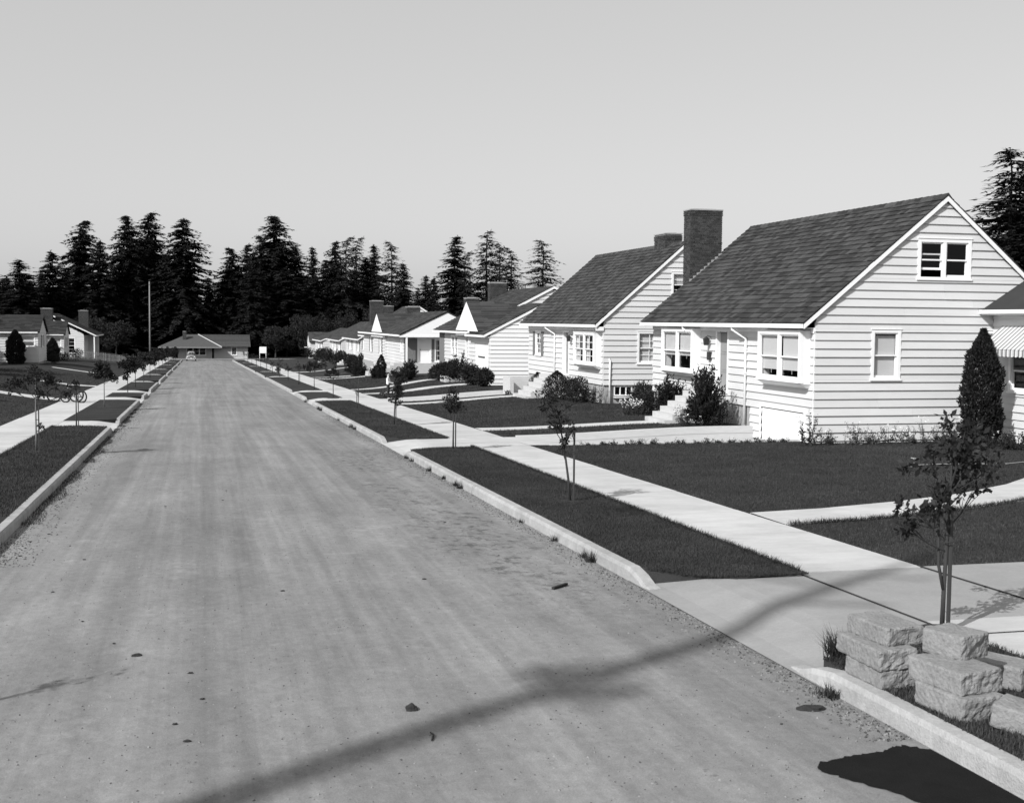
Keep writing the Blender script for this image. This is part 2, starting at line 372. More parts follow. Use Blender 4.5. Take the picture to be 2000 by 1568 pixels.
# kerbs: stretches with joints; lowered at the drives
def kerb(x, sgn, strips, y_end):
    W = .16
    for k, (a, b) in enumerate(strips):
        a0, b0 = a+.25, b-.25
        cuts = [a0]
        while cuts[-1] < b0-14: cuts.append(cuts[-1]+random.uniform(8.5, 10.5))
        cuts.append(b0)
        root = link('kerb', None, None, (x, (a+b)/2, B((a+b)/2)), 'structure')
        for c, d in zip(cuts, cuts[1:]):
            mb = MB(); n = max(1, int((d-c)/1.2)); g = .012
            ys = [c+g+(d-c-2*g)*i/n for i in range(n+1)]
            if c == a0: ys = [ys[0], ys[0]+.2, ys[0]+.45, ys[0]+.8] + [y for y in ys if y > ys[0]+1.0]
            if d == b0: ys = [y for y in ys if y < ys[-1]-1.0] + [ys[-1]-.8, ys[-1]-.45, ys[-1]-.2, ys[-1]]
            n = len(ys)-1
            for i, y in enumerate(ys):
                dip = 0
                if c == a0 and y < ys[0]+.75: dip = .15*(1-sstep((y-ys[0])/.75))
                if d == b0 and y > ys[-1]-.75: dip = .15*(1-sstep((ys[-1]-y)/.75))
                j1 = random.uniform(-.006, .006); j2 = random.uniform(-.006, .006)
                h = .03-dip
                pr = [(0-.02+j1, -.36), (-.005+j1, -.02+h-.03), (.02+j2, h), (W+j2, h+.003), (W, -.36)]
                for (u, z) in pr: mb.v.append((sgn*u, y-(a+b)/2, B(y)+z-B((a+b)/2)))
            for i in range(n):
                for q in range(4): e = i*5+q; mb.f.append((e, e+1, e+6, e+5))
            mb.f.append((0, 1, 2, 3, 4)); mb.f.append(tuple(n*5+q for q in range(5)))
            mb.build('kerb_stone', KERB, root)
kerb(KR, 1, STR, 222); kerb(KL, -1, STL, 222)
# lowered crossings between the strips
def crossing(xk, xs, y0, y1, mt):
    sgn = 1 if xs > xk else -1
    def zf(x, y):
        t = abs(x-xk)/1.0; return B(y)-.135+.145*sstep(t)
    return sheet('drive_crossing', xk-sgn*.03, xs, y0, y1, zf, mt, 8, 6)
for (a, b), (c, d) in zip(STR, STR[1:]): crossing(KR, SWR[0], b-1.0, c+1.0, DRIVE if b < 12 else CONC)
for (a, b), (c, d) in zip(STL, STL[1:]): crossing(KL, SWL[1], b-1.0, c+1.0, CONC)

# dark expansion joints around the near crossing
for (x0, x1, y0, y1) in ((7.462, 7.486, 10.9, 14.35), (9.300, 9.322, 10.9, 14.6), (7.0, 9.3, 10.93, 10.95)):
    mb = MB(); mb.hexa([(x0, y0, B(y0)-.05), (x1, y0, B(y0)-.05), (x1, y1, B(y1)-.05), (x0, y1, B(y1)-.05), (x0, y0, B(y0)+.022), (x1, y0, B(y0)+.022), (x1, y1, B(y1)+.022), (x0, y1, B(y1)+.022)]); mb.build('expansion_joint', SOIL, kind='structure')
# ------------------------------------------------------------------ walks and drives across the lawns
def walk(name, pts, wd, mt=None, lift=.02):
    """flat concrete path along points, laid on the lawn"""
    mb = MB(); mt = mt or CONC; P = [Vector((x, y)) for x, y in pts]; fine = [P[0]]
    for a, b in zip(P, P[1:]):
        k = max(1, int((b-a).length/.8)); fine += [a+(b-a)*i/k for i in range(1, k+1)]
    n = len(fine); ws = wd if isinstance(wd, (list, tuple)) else (wd, wd)
    for i, p in enumerate(fine):
        d = (fine[min(i+1, n-1)]-fine[max(i-1, 0)]).normalized(); nr = Vector((-d.y, d.x)); ww = ws[0]+(ws[1]-ws[0])*i/(n-1)
        if i == 0 and abs(d.x) > .4: nr = Vector((0, 1 if d.x > 0 else -1))
        for s_, dz in ((-.5, -.1), (-.5, lift), (.5, lift), (.5, -.1)):
            q = p+nr*ww*s_; mb.v.append((q.x, q.y, max(G(q.x, q.y), G(p.x, p.y)) + dz if dz > 0 else G(q.x, q.y)+dz))
    for i in range(n-1):
        for j in range(3): a = i*4+j; mb.f.append((a, a+1, a+5, a+4))
    return mb.build(name, mt, kind='structure')
walk('garden_path', [(9.31, 19.15), (11, 19.45), (13, 20.1), (15, 21.0), (17, 22.3), (19, 24), (22, 25.5)], (1.35, 1.25))
walk('garden_path', [(9.31, 41.65), (12, 41.5), (15.7, 41.25)], (1.0, 1.05))
walk('garden_path', [(9.31, 59.9), (12, 60.3), (14, 60.7), (15.8, 60.9)], (.95, 1.1))
walk('garden_path', [(9.31, 72.4), (12, 73.2), (14, 74.6), (16.6, 75.1)], (1.0, 1.5))
walk('garden_path', [(9.31, 78.9), (12, 80.2), (14.2, 82.4), (15.6, 83.4)], (.9, .9))
walk('garden_path', [(9.31, 103), (11.5, 101.5), (13.2, 99.8)], (.9, .9))
walk('garden_path', [(9.31, 108), (11, 107), (12.6, 104)], (.9, .9))
walk('garden_path', [(9.31, 128), (13, 127), (15.6, 127)], (1.0, 1.0))
walk('garden_path', [(-6.8, 67.3), (-9, 69.5), (-12.5, 71), (-16, 72)], (1.2, 1.0))
walk('garden_path', [(-6.8, 88), (-8.6, 89), (-10.5, 89.5)], (.9, .8))
walk('garden_path', [(-7.6, 118), (-10, 119), (-13, 119.5)], (.9, .7))
# nearest drive, level, crossing the pavement towards the right
sheet('driveway', 9.31, 24, 11.0, 14.55, lambda x, y: G(x, y)+.012, DRIVE, 8, 3)
# sunken drives with retaining walls
def sunken_drive(y0, y1, drop, x1, walltop):
    sheet('driveway', 9.31, x1, y0+.1, y1-.1, lambda x, y: drive_z(x, y, drop)+.012, CONC, 16, 2)
    wl = thing('retaining_wall', walltop[0], 'wall', (9.6, y1, B(y1)))
    mb = MB(); n = 14
    for i in range(n+1):
        x = 9.75+(x1-9.75)*i/n; zt = G(x, y1+.3)+.05; zb = drive_z(x, y1, drop)-.3
        for (yy, z) in ((y1-.2, zb), (y1-.2, zt), (y1+.04, zt+.006), (y1+.04, zb)): mb.v.append((x-9.6, yy-y1, z-B(y1)))
    for i in range(n):
        for j in range(3): a = i*4+j; mb.f.append((a, a+1, a+5, a+4))
    mb.f += [(0, 1, 2, 3), tuple(n*4+j for j in range(4))]
    mb.build('wall_body', WALLC, wl)
    for hz in (.22, .46):                                       # board marks left by the formwork
        mb = MB()
        for i in range(n+1):
            x = 9.75+(x1-9.75)*i/n; zt = G(x, y1+.3)+.05-hz
            if zt < drive_z(x, y1, drop): continue
            mb.v += [(x-9.6, -.204, zt-.008-B(y1)), (x-9.6, -.206, zt+.008-B(y1))]
        for i in range(len(mb.v)//2-1): a = i*2; mb.f.append((a, a+1, a+3, a+2))
        if mb.f: mb.build('form_line', FOUND, wl)
    wl2 = thing('retaining_wall', walltop[1], 'wall', (9.6, y0, B(y0)))
    mb = MB()
    for i in range(n+1):
        x = 9.95+(x1-9.95)*i/n; zt = G(x, y0-.3)+.02+.03*i/n; zb = drive_z(x, y0, drop)-.3
        for (yy, z) in ((y0-.05, zb), (y0-.05, zt), (y0+.2, zt+.004), (y0+.2, zb)): mb.v.append((x-9.6, yy-y0, z-B(y0)))
    for i in range(n):
        for j in range(3): a = i*4+j; mb.f.append((a, a+1, a+5, a+4))
    mb.f += [(0, 1, 2, 3), tuple(n*4+j for j in range(4))]
    mb.build('wall_body', WALLC, wl2)
sunken_drive(DR1[0], DR1[1], 1.15, 17.9, ('pale concrete retaining wall along the sunken drive to the garage doors', 'low concrete wall top edging the big front lawn by the garage doors'))
sunken_drive(DR2[0], DR2[1], .8, 17.6, ('rough concrete wall beside the second sunken drive, past the shrubs', 'low concrete wall on the camera side of the second sunken drive'))

# ------------------------------------------------------------------ houses
SHINGLE_BOX = None
def box_mesh(name, mt, a, b):
    return MB().box(a, b).mesh(name, mt)
class House:
    """local frame: a = depth from the street-side wall, b = along the street away from the camera, z = world height"""
    def __init__(s, name, label, X, Y, zb, mx=1, group=None):
        s.X, s.Y, s.zb, s.mx = X, Y, zb, mx
        s.root = thing(name, label, 'house', (X, Y, zb), group)
    def p(s, a, b, z): return (s.mx*a, b, z-s.zb)
    def face(s, side, fx):
        """returns f(u, z, off): point on the wall, off = outwards"""
        if side == 'front': return lambda u, z, o: s.p(fx-o, u, z)
        if side == 'near': return lambda u, z, o: s.p(u, fx-o, z)
        if side == 'far': return lambda u, z, o: s.p(u, fx+o, z)
        return lambda u, z, o: s.p(fx+o, u, z)
    def fbox(s, f, u0, u1, z0, z1, o0, o1, mb=None):
        mb = mb or MB()
        return mb.hexa([f(u0, z0, o0), f(u1, z0, o0), f(u1, z0, o1), f(u0, z0, o1), f(u0, z1, o0), f(u1, z1, o0), f(u1, z1, o1), f(u0, z1, o1)])
    def box(s, name, a0, a1, b0, b1, z0, z1, mt, parent=None):
        p, q = s.p(a0, b0, z0), s.p(a1, b1, z1)
        return MB().box((min(p[0], q[0]), p[1], p[2]), (max(p[0], q[0]), q[1], q[2])).build(name, mt, parent or s.root)
    def siding(s, side, fx, u0, u1, z0, z1, lo=None, hi=None, holes=(), c=.254, mt=None, e0=.052):
        """courses of wide boards, each lapping the one below; lo/hi: edges as functions of z for gables"""
        mt = mt or SIDING; f = s.face(side, fx); lo = lo or (lambda z: u0); hi = hi or (lambda z: u1)
        n = int(math.ceil((z1-z0)/c-1e-6))
        for i in range(n):
            za, zb = z0+i*c, min(z0+(i+1)*c, z1)
            br = sorted({za, zb} | {h for o in holes for h in (o[2], o[3]) if za < h < zb})
            for q, (ya, yb) in enumerate(zip(br, br[1:])):
                iv = [(None, None)]; zm = (ya+yb)/2
                cuts = sorted([(o[0], o[1]) for o in holes if o[2] < zm < o[3]])
                edges = []; left = None
                for (ha, hb) in cuts: edges.append((left, ha)); left = hb
                edges.append((left, None))
                ne = []
                for (l, r) in edges:
                    L0 = (max(lo(ya), u0) if l is None else l); R0 = (min(hi(ya), u1) if r is None else r)
                    if R0-L0 > 4.2 and len(br) == 2:
                        cut = L0+(R0-L0)*random.uniform(.25, .75); ne += [(l, cut-.002), (cut+.002, r)]
                    else: ne.append((l, r))
                for (l, r) in ne:
                    la = max(lo(ya), u0) if l is None else l; lb = max(lo(yb), u0) if l is None else l
                    ra = min(hi(ya), u1) if r is None else r; rb = min(hi(yb), u1) if r is None else r
                    if ra-la < .02: continue
                    if rb < lb: lb = rb = (lb+rb)/2
                    lap = .022 if yb == zb and zb < z1 else 0
                    t0, t1 = (ya-za)/c, (yb-za)/c
                    oa, ob = e0*(1-t0)+.004*t0, e0*(1-t1)+.004*t1
                    j = random.uniform(-.005, .006)
                    MB().hexa([f(la, ya, -.03), f(ra, ya, -.03), f(ra, ya+0, oa+j), f(la, ya+0, oa+j),
                               f(lb, yb+lap, -.034), f(rb, yb+lap, -.034), f(rb, yb+lap, ob-.002), f(lb, yb+lap, ob-.002)]).build('siding_board', mt, s.root)
    def window(s, side, fx, u0, u1, z0, z1, units=1, rows=2, cols=1, blind=0.0, trim=.10, off=0.0, mt=None, curtain=False, openl=False, shutters=0, swap=False):
        """double-hung window in the opening u0..u1, z0..z1"""
        f0 = s.face(side, fx); f = lambda u, z, o: f0(u, z, o+off); mt = mt or TRIM
        mb = MB()
        s.fbox(f, u0-trim, u0, z0-.02, z1+trim, -.06, .050, mb); s.fbox(f, u1, u1+trim, z0-.02, z1+trim, -.06, .050, mb)
        s.fbox(f, u0, u1, z1, z1+trim, -.06, .048, mb); s.fbox(f, u0-trim-.03, u1+trim+.03, z0-.08, z0-.02, -.06, .085, mb); s.fbox(f, u0, u1, z0-.02, z0+.02, -.06, .046, mb)
        s.fbox(f, u0-trim-.02, u1+trim+.02, z1+trim, z1+trim+.03, -.06, .07, mb)
        w_ = mb.build('window', mt, s.root)
        uw = (u1-u0)/units; zm = (z0+z1)/2
        for k in range(units):
            a, b = u0+k*uw, u0+(k+1)*uw
            if k > 0: s.fbox(f, a-.055, a+.055, z0, z1, -.06, .044).build('mullion', mt, w_)
            if units > 1: a += .055*(k > 0); b -= .055*(k < units-1)
            for h, (y0, y1, o) in enumerate(((z0+.02, zm+.02, -.055), (zm-.02, z1, -.012))):
                if openl and h == 0 and k == (0 if not swap else units-1): y0 += .22; y1 += .18
                mb = MB(); t = .048
                s.fbox(f, a, a+t, y0, y1, o-.018, o+.018, mb); s.fbox(f, b-t, b, y0, y1, o-.018, o+.018, mb)
                s.fbox(f, a+t, b-t, y0, y0+(.07 if h == 0 else .045), o-.017, o+.017, mb); s.fbox(f, a+t, b-t, y1-.045, y1, o-.017, o+.017, mb)
                nr = max(1, rows//2)
                for r in range(1, nr): zz = y0+(y1-y0)*r/nr; s.fbox(f, a+t, b-t, zz-.012, zz+.012, o-.014, o+.014, mb)
                for c in range(1, cols): uu = a+(b-a)*c/cols; s.fbox(f, uu-.012, uu+.012, y0+.05, y1-.045, o-.013, o+.013, mb)
                sash = mb.build('sash', mt, w_)
                MB().poly([f(a+t-.01, y0+.04, o), f(b-t+.01, y0+.04, o), f(b-t+.01, y1-.03, o), f(a+t-.01, y1-.03, o)]).build('pane', GLASS, w_)
            if blind: MB().poly([f(a+.02, z1-(z1-z0)*blind, -.10), f(b-.02, z1-(z1-z0)*blind, -.10), f(b-.02, z1, -.095), f(a+.02, z1, -.095)]).build('blind', BLIND, w_)
            if blind and blind < .95: MB().tube([f((a+b)/2, z1-(z1-z0)*blind, -.09), f((a+b)/2, z1-(z1-z0)*blind-.12, -.09)], .008, 5).build('blind_pull', BLIND, w_)
            if curtain:
                for (q0, q1) in ((a, a+(b-a)*.3), (b-(b-a)*.3, b)):
                    mb = MB(); nn = 8
                    for i in range(nn+1): uu = q0+(q1-q0)*i/nn; oo = -.12-.03*(i % 2); mb.v += [f(uu, z0, oo), f(uu, z1, oo)]
                    mb.f = [(2*i, 2*i+2, 2*i+3, 2*i+1) for i in range(nn)]; mb.build('curtain', CURTAIN, w_)
        if shutters:
            for (q0, q1) in ((u0-trim-shutters, u0-trim-.01), (u1+trim+.01, u1+trim+shutters)):
                mb = MB(); s.fbox(f, q0, q1, z0-.06, z1+.06, .032, .055, mb)
                for (e0, e1) in ((q0, q0+.05), (q1-.05, q1)): s.fbox(f, e0, e1, z0-.06, z1+.06, .055, .072, mb)
                for k in range(12): zz = z0+(z1-z0)*k/12; s.fbox(f, q0+.05, q1-.05, zz, zz+.05, .055, .066, mb)
                mb.build('shutter', SHUTTER, w_)
        return (u0-trim, u1+trim, z0-.05, z1+trim)
    def door(s, side, fx, u0, u1, z0, z1, mt, panels=3, off=-.05, trim=.1, knob=True):
        f = s.face(side, fx); mb = MB()
        s.fbox(f, u0-trim, u0, z0, z1+trim, -.12, .05, mb); s.fbox(f, u1, u1+trim, z0, z1+trim, -.12, .05, mb); s.fbox(f, u0, u1, z1, z1+trim, -.12, .048, mb); s.fbox(f, u0-trim, u1+trim, z0-.06, z0, -.12, .09, mb)
        fr = mb.build('door_frame', TRIM, s.root)
        d = s.fbox(f, u0, u1, z0, z1, off-.04, off).build('door', mt, s.root)
        for k in range(panels):
            a = z0+.12+(z1-z0-.18)*k/panels; b = z0+.06+(z1-z0-.18)*(k+1)/panels
            mb = MB(); e = .1
            for (p0, p1, q0, q1) in ((u0+e, u1-e, a, a+.025), (u0+e, u1-e, b-.025, b), (u0+e, u0+e+.025, a, b), (u1-e-.025, u1-e, a, b)): s.fbox(f, p0, p1, q0, q1, off, off+.014, mb)
            mb.build('panel', mt, d)
        if knob:
            MB().ball(f(u0+.08, z0+1.0, off+.05), .035, 8, 6).build('door_knob', DARK, d)
        return (u0-trim, u1+trim, z0-.06, z1+trim)
    def slab(s, mb, q, th):
        """four corner points of the upper face (a,b,z) -> slab with thickness th"""
        return mb.hexa([s.p(a, b, z-th) for a, b, z in q] + [s.p(a, b, z) for a, b, z in q])
    def gable_roof(s, ae, ze, ar, zr, b0, b1, ab=None, mt=None, deck_th=.13, rake=True, gutter=True, name='roof'):
        """ridge along the street; ae/ze eave at the street side, ar/zr ridge, ab back eave"""
        ab = ab if ab is not None else 2*ar-ae
        mb = MB(); s.slab(mb, [(ae, b0, ze), (ar, b0, zr), (ar, b1, zr), (ae, b1, ze)], deck_th); s.slab(mb, [(ar+.002, b0, zr), (ab, b0, ze), (ab, b1, ze), (ar+.002, b1, zr)], deck_th)
        rf = mb.build(name, ROOFG, s.root)
        if rake:
            for bb in (b0, b1):
                sg = -1 if bb == b0 else 1; mb = MB()
                for (a0, z0_, a1, z1_) in ((ae, ze, ar, zr), (ab, ze, ar, zr)):
                    mb.hexa([s.p(a0, bb, z0_-.17), s.p(a1, bb, z1_-.17), s.p(a1, bb+sg*.035, z1_-.17), s.p(a0, bb+sg*.035, z0_-.17), s.p(a0, bb, z0_-.015), s.p(a1, bb, z1_-.015), s.p(a1, bb+sg*.035, z1_-.015), s.p(a0, bb+sg*.035, z0_-.015)])
                mb.build('rake_board', TRIM, rf)
        if gutter:
            mb = MB(); g0, g1 = s.p(ae-.11, b0+.02, ze-.15), s.p(ae-.005, b1-.02, ze-.02)
            mb.box((min(g0[0], g1[0]), g0[1], g0[2]), (max(g0[0], g1[0]), g1[1], g1[2])); gt = mb.build('gutter', TRIM, rf)
        # soffit closing the street eave
        return rf
    def shingles(s, rf, ae, ze, ar, zr, b0, b1, expo=.25, wid=(.16, .38), single=0, mt=None, th=.030, lo=None, hi=None):
        """lapped shingles on the street slope; the `single` nearest ones are objects of their own, the rest one mesh"""
        mt = mt or ROOFM; L = math.hypot(ar-ae, zr-ze); ca, sa = (ar-ae)/L, (zr-ze)/L
        rows = int(round(L/expo)); ex = L/rows; allp = []
        for i in range(rows):
            b = b0-.02-random.random()*.2; 
            while b < b1+.02:
                wd = random.uniform(*wid); l = max(b+.004, b0-.02); r = min(b+wd-.004, b1+.02)
                if r-l > .05:
                    t0 = i*ex-.03+random.uniform(-.012, .012); tm = (i+.5)/rows*(1)
                    am = ae+ca*(t0+ex/2)
                    if (lo is None or l >= lo(am)-.15) and (hi is None or r <= hi(am)+.15): allp.append((l, r, t0, i))
                b += wd
        allp.sort(key=lambda q: q[0]+0.0*q[3])
        ones = allp[:single]; rest = allp[single:]
        def pts(l, r, t0, jit):
            t1 = t0+ex*1.12
            def q(t, b, n): return s.p(ae+ca*t-sa*n, b, ze+sa*t+ca*n)
            h0 = th+.012+jit; h1 = .010+jit*.3
            return [q(t0, l, .002), q(t0, r, .002), q(t1, r, .002), q(t1, l, .002), q(t0, l, h0), q(t0, r, h0), q(t1, r, h1), q(t1, l, h1)]
        mb = MB()
        for (l, r, t0, i) in rest: mb.hexa(pts(l, r, t0, random.uniform(-.004, .007)))
        if rest: o = mb.build('shingle_field', mt, rf); o['kind'] = 'stuff'
        # shared unit shingle for the single ones
        if ones:
            ml = 1.0
            u = MB().hexa([(0, 0, .002), (0, 1, .002), (ex*1.12, 1, .002), (ex*1.12, 0, .002), (0, 0, th+.012), (0, 1, th+.012), (ex*1.12, 1, .010), (ex*1.12, 0, .010)]).mesh('shingle', mt)
            for (l, r, t0, i) in ones:
                o = bpy.data.objects.new('shingle', u); COL.objects.link(o); o.parent = rf
                M = Matrix(((s.mx*ca, 0, -s.mx*sa), (0, 1, 0), (sa, 0, ca))).to_4x4()
                M.translation = s.p(ae+ca*t0, l, ze+sa*t0); 
                o.matrix_local = M @ Matrix.Diagonal((1, r-l, random.uniform(.85, 1.35), 1))
        # ridge caps
    def ridge(s, rf, ar, zr, b0, b1, step=.35):
        mb = MB(); b = b0
        while b < b1:
            e = min(b+step*1.1, b1)
            mb.hexa([s.p(ar-.14, b, zr-.09), s.p(ar+.14, b, zr-.09), s.p(ar+.14, e, zr-.10), s.p(ar-.14, e, zr-.10), s.p(ar-.015, b, zr+.06), s.p(ar+.015, b, zr+.06), s.p(ar+.015, e, zr+.045), s.p(ar-.015, e, zr+.045)]); b += step
        mb.build('ridge_cap', ROOFM, rf)
    def xroof(s, a0, a1, be0, ze, br, zr, be1=None, mt=None, stepz=.2, name='roof'):
        """ridge runs away from the street (local a); slopes face the camera (be0 side) and away; courses as lapped strips"""
        be1 = be1 if be1 is not None else 2*br-be0; mt = mt or ROOFG
        mb = MB(); s.slab(mb, [(a0, be0, ze), (a1, be0, ze), (a1, br, zr), (a0, br, zr)], .12); s.slab(mb, [(a0, br+.002, zr), (a1, br+.002, zr), (a1, be1, ze), (a0, be1, ze)], .12)
        rf = mb.build(name, mt, s.root); L = math.hypot(br-be0, zr-ze); cb, sb = (br-be0)/L, (zr-ze)/L; n = int(L/.24); mb = MB()
        for i in range(n):
            aa = a0-.03
            while aa < a1+.03:
                wd = random.uniform(.5, 1.0); r = min(aa+wd-.006, a1+.03); t0, t1 = i*L/n-.02, (i+1.1)*L/n
                def q(t, a, k): return s.p(a, be0+cb*t-sb*k, ze+sb*t+cb*k)
                mb.hexa([q(t0, aa, .003), q(t0, r, .003), q(t1, r, .003), q(t1, aa, .003), q(t0, aa, .03), q(t0, r, .03), q(t1, r, .01), q(t1, aa, .01)]); aa += wd
        o = mb.build('shingle_field', mt, rf); o['kind'] = 'stuff'
        return rf
    def chimney(s, a0, a1, b0, b1, z0, z1, single=True, cap=True, corbel=True):
        c = s.box('chimney', a0+.012, a1-.012, b0+.012, b1-.012, z0, z1-.01, MORTAR)
        hb, lb = .062, .203; rows = int((z1-z0)/.0755); allb = []
        for i in range(rows):
            z = z0+i*.0755; e = 0.0
            if corbel and i >= rows-3: e = .018
            if corbel and i == rows-18: e = .014
            for (side, fx, u0, u1) in (('near', b0, a0, a1), ('front', a0, b0, b1), ('far', b1, a0, a1), ('back', a1, b0, b1)):
                f = s.face(side, fx); u = u0-(lb/2 if i % 2 else 0); u0e, u1e = u0-e, u1+e
                if side in ('front', 'back'): u0e, u1e = u0+.004-e, u1-.004+e
                while u < u1:
                    l, r = max(u+.007, u0e), min(u+lb-.007, u1e)
                    if u+lb >= u1-.06: r = u1e
                    if r-l > .03: allb.append((side, f, l, r, z+.006, e))
                    u += lb
                    if u >= u1-.06: break
        mb = MB(); cnt = 0; cache = {}
        for (side, f, l, r, z, e) in allb:
            jit = random.uniform(-.003, .004)
            if single and side in ('near', 'front') and cnt < 300:
                MBx = MB(); s.fbox(f, l, r, z, z+hb-.003, -.05, .006+e+jit, MBx); MBx.build('brick', BRICK, c); cnt += 1
            else: s.fbox(f, l, r, z, z+hb-.003, -.05, .006+e+jit, mb)
        if mb.v: o = mb.build('brickwork', BRICK, c); o['kind'] = 'stuff'
        if cap: s.box('chimney_cap', a0-.03, a1+.03, b0-.03, b1+.03, z1-.012, z1+.035, FOUND, c); s.box('flue', a0+.2, a1-.2, b0+.2, b1-.2, z1+.035, z1+.07, FOUND, c)
        return c
    def steps(s, a_top, b0, b1, z_top, n, rise, run, plat=.9, cheek=True):
        """concrete steps climbing from the street side to the door"""
        for k in range(n+1):
            a1 = a_top; a0 = a_top-plat-k*run; z = z_top-k*rise
            pf = s.p(a0, b0, z)
            o = s.box('step', a0, (a_top-plat-(k-1)*run) if k else a_top, b0+.003*k, b1-.003*k, z-rise*(n-k+1)-.25, z, WALLC)
    def downspout(s, b, a_e, ze, a_w, zb, off=.33):
        mb = MB(); mb.tube([s.p(a_e-.05, b, ze-.15), s.p(a_e-.05, b, ze-.22), s.p(a_w-.09, b-off, ze-.52), s.p(a_w-.09, b-off, ze-.62), s.p(a_w-.09, b-off, zb)], .042, 8); o = mb.build('downspout', TRIM, s.root, smooth=True)
        for z in (ze-.9, (ze+zb)/2): s.box('downspout_strap', a_w-.14, a_w-.02, b-off-.05, b-off+.05, z, z+.03, TRIM, o)
    def lantern(s, b, z, a=0):
        mb = MB(); mb.tube([s.p(a, b, z), s.p(a-.16, b, z+.05), s.p(a-.2, b, z-.05)], .012, 6)
        o = mb.build('wall_lantern', DARK, s.root); MB().hexa([s.p(a-.27, b-.06, z-.3), s.p(a-.13, b-.06, z-.3), s.p(a-.13, b+.06, z-.3), s.p(a-.27, b+.06, z-.3), s.p(a-.29, b-.09, z-.06), s.p(a-.11, b-.09, z-.06), s.p(a-.11, b+.09, z-.06), s.p(a-.29, b+.09, z-.06)]).build('lantern_body', DARK, o)
        MB().tube([s.p(a-.2, b, z-.06), s.p(a-.2, b, z+.02)], [.11, .02], 8).build('lantern_cap', DARK, o)
    def bay(s, b0, b1, z0, z1, proj=.34, **kw):
        """boxed-out window hung on the street wall"""
        mb = MB()
        for (u0, u1) in ((b0-.1, b0), (b1, b1+.1)):
            mb.hexa([s.p(-proj+.01, u0+.004, z0-.1), s.p(.0, u0+.004, z0-.1), s.p(0, u1-.004, z0-.1), s.p(-proj+.01, u1-.004, z0-.1), s.p(-proj+.01, u0+.004, z1+.12), s.p(0, u0+.004, z1+.12), s.p(0, u1-.004, z1+.12), s.p(-proj+.01, u1-.004, z1+.12)])
        o = mb.build('bay_side', TRIM, s.root)
        MB().hexa([s.p(-.12, b0-.06, z0-.24), s.p(0, b0-.06, z0-.24), s.p(0, b1+.06, z0-.24), s.p(-.12, b1+.06, z0-.24), s.p(-proj-.03, b0-.14, z0-.10), s.p(0, b0-.14, z0-.10), s.p(0, b1+.14, z0-.10), s.p(-proj-.03, b1+.14, z0-.10)]).build('bay_base', TRIM, s.root)
        s.window('front', 0, b0, b1, z0, z1, off=proj, **kw)
        return (b0-.02, b1+.02, z0-.05, z1+.05)

# ---- the two tall storey-and-a-half houses
def tall_house(label, X, Y, Ln, zb, zf, ze, ar, zr, ae, single, spec):
    H = House('cottage', label, X, Y, zb)
    p = (zr-ze)/(ar-ae); dpt = 2*ar
    roofz = lambda a: ze-.14+p*(min(a, 2*ar-a)-ae)-.02
    lo = lambda z: max(0, (z-(ze-.16))/p+ae); hi = lambda z: 2*ar-lo(z)
    # floor, back wall, inner lining coloured near-black to stand for unlit rooms
    H.box('floor_slab', .06, dpt-.06, .06, Ln-.06, zf-.25, zf-.02, DARKIN); H.box('attic_floor', .06, dpt-.06, .06, Ln-.06, ze-.35, ze-.25, DARKIN)
    H.box('inner_wall', 3.4, 3.5, .06, Ln-.06, zf-.02, ze-.35, DARKIN); H.box('inner_wall', .06, dpt-.06, 3.5, 3.6, zf-.02, ze-.351, DARKIN)
    H.box('attic_wall', ar-1.9, ar+1.9, 2.8, 2.9, ze-.25, zr-1.9, DARKIN)
    H.siding('far', Ln, 0, dpt, zf-.35, ze-.1); H.siding('far', Ln, 0, dpt, ze-.1, zr-.18, lo, hi)
    H.siding('back', dpt, 0, Ln, zf-.35, ze-.1)
    rf = H.gable_roof(ae, ze, ar, zr, -.10, Ln+.28)
    H.shingles(rf, ae-.03, ze+.012, ar, zr+.012, -.13, Ln+.30, single=single)
    # plain lapped strips on the slope away from the street
    mb = MB(); n = 24
    for i in range(n):
        t0, t1 = i/n, (i+1.1)/n; a0 = 2*ar-ae+.02; 
        mb.hexa([H.p(a0-(ar-ae)*t0, -.12, ze+(zr-ze)*t0), H.p(a0-(ar-ae)*t0, Ln+.3, ze+(zr-ze)*t0), H.p(a0-(ar-ae)*t1, Ln+.3, ze+(zr-ze)*t1), H.p(a0-(ar-ae)*t1, -.12, ze+(zr-ze)*t1),
                 H.p(a0-(ar-ae)*t0, -.12, ze+.045+(zr-ze)*t0), H.p(a0-(ar-ae)*t0, Ln+.3, ze+.045+(zr-ze)*t0), H.p(a0-(ar-ae)*t1, Ln+.3, ze+.02+(zr-ze)*t1), H.p(a0-(ar-ae)*t1, -.12, ze+.02+(zr-ze)*t1)])
    o = mb.build('shingle_field', ROOFM, rf); o['kind'] = 'stuff'
    H.ridge(rf, ar, zr+.02, -.13, Ln+.30)
    # boxed eave
    H.box('soffit', ae+.004, .03, -.02, Ln+.02, ze-.16, ze-.135, TRIM); H.box('frieze_board', -.045, .02, -.02, Ln+.02, ze-.30, ze-.161, TRIM)
    return H, lo, hi, dpt
# House 1
H1, lo, hi, dpt = tall_house('nearest white house with tall brick chimney, wide gable end and sunken garage doors', 17.9, 33.9, 13.6, -.7, .5, 2.97, 4.3, 6.90, -.42, 300, None)
hs = []
hs.append(H1.window('near', 0, 3.48, 5.12, 4.40, 5.48, units=2, openl=True, trim=.11))
hs.append(H1.window('near', 0, 1.98, 2.78, 1.32, 2.70, blind=.93, trim=.10))
hs.append(H1.window('near', 0, 5.80, 6.60, 1.32, 2.70, blind=.5, trim=.10))
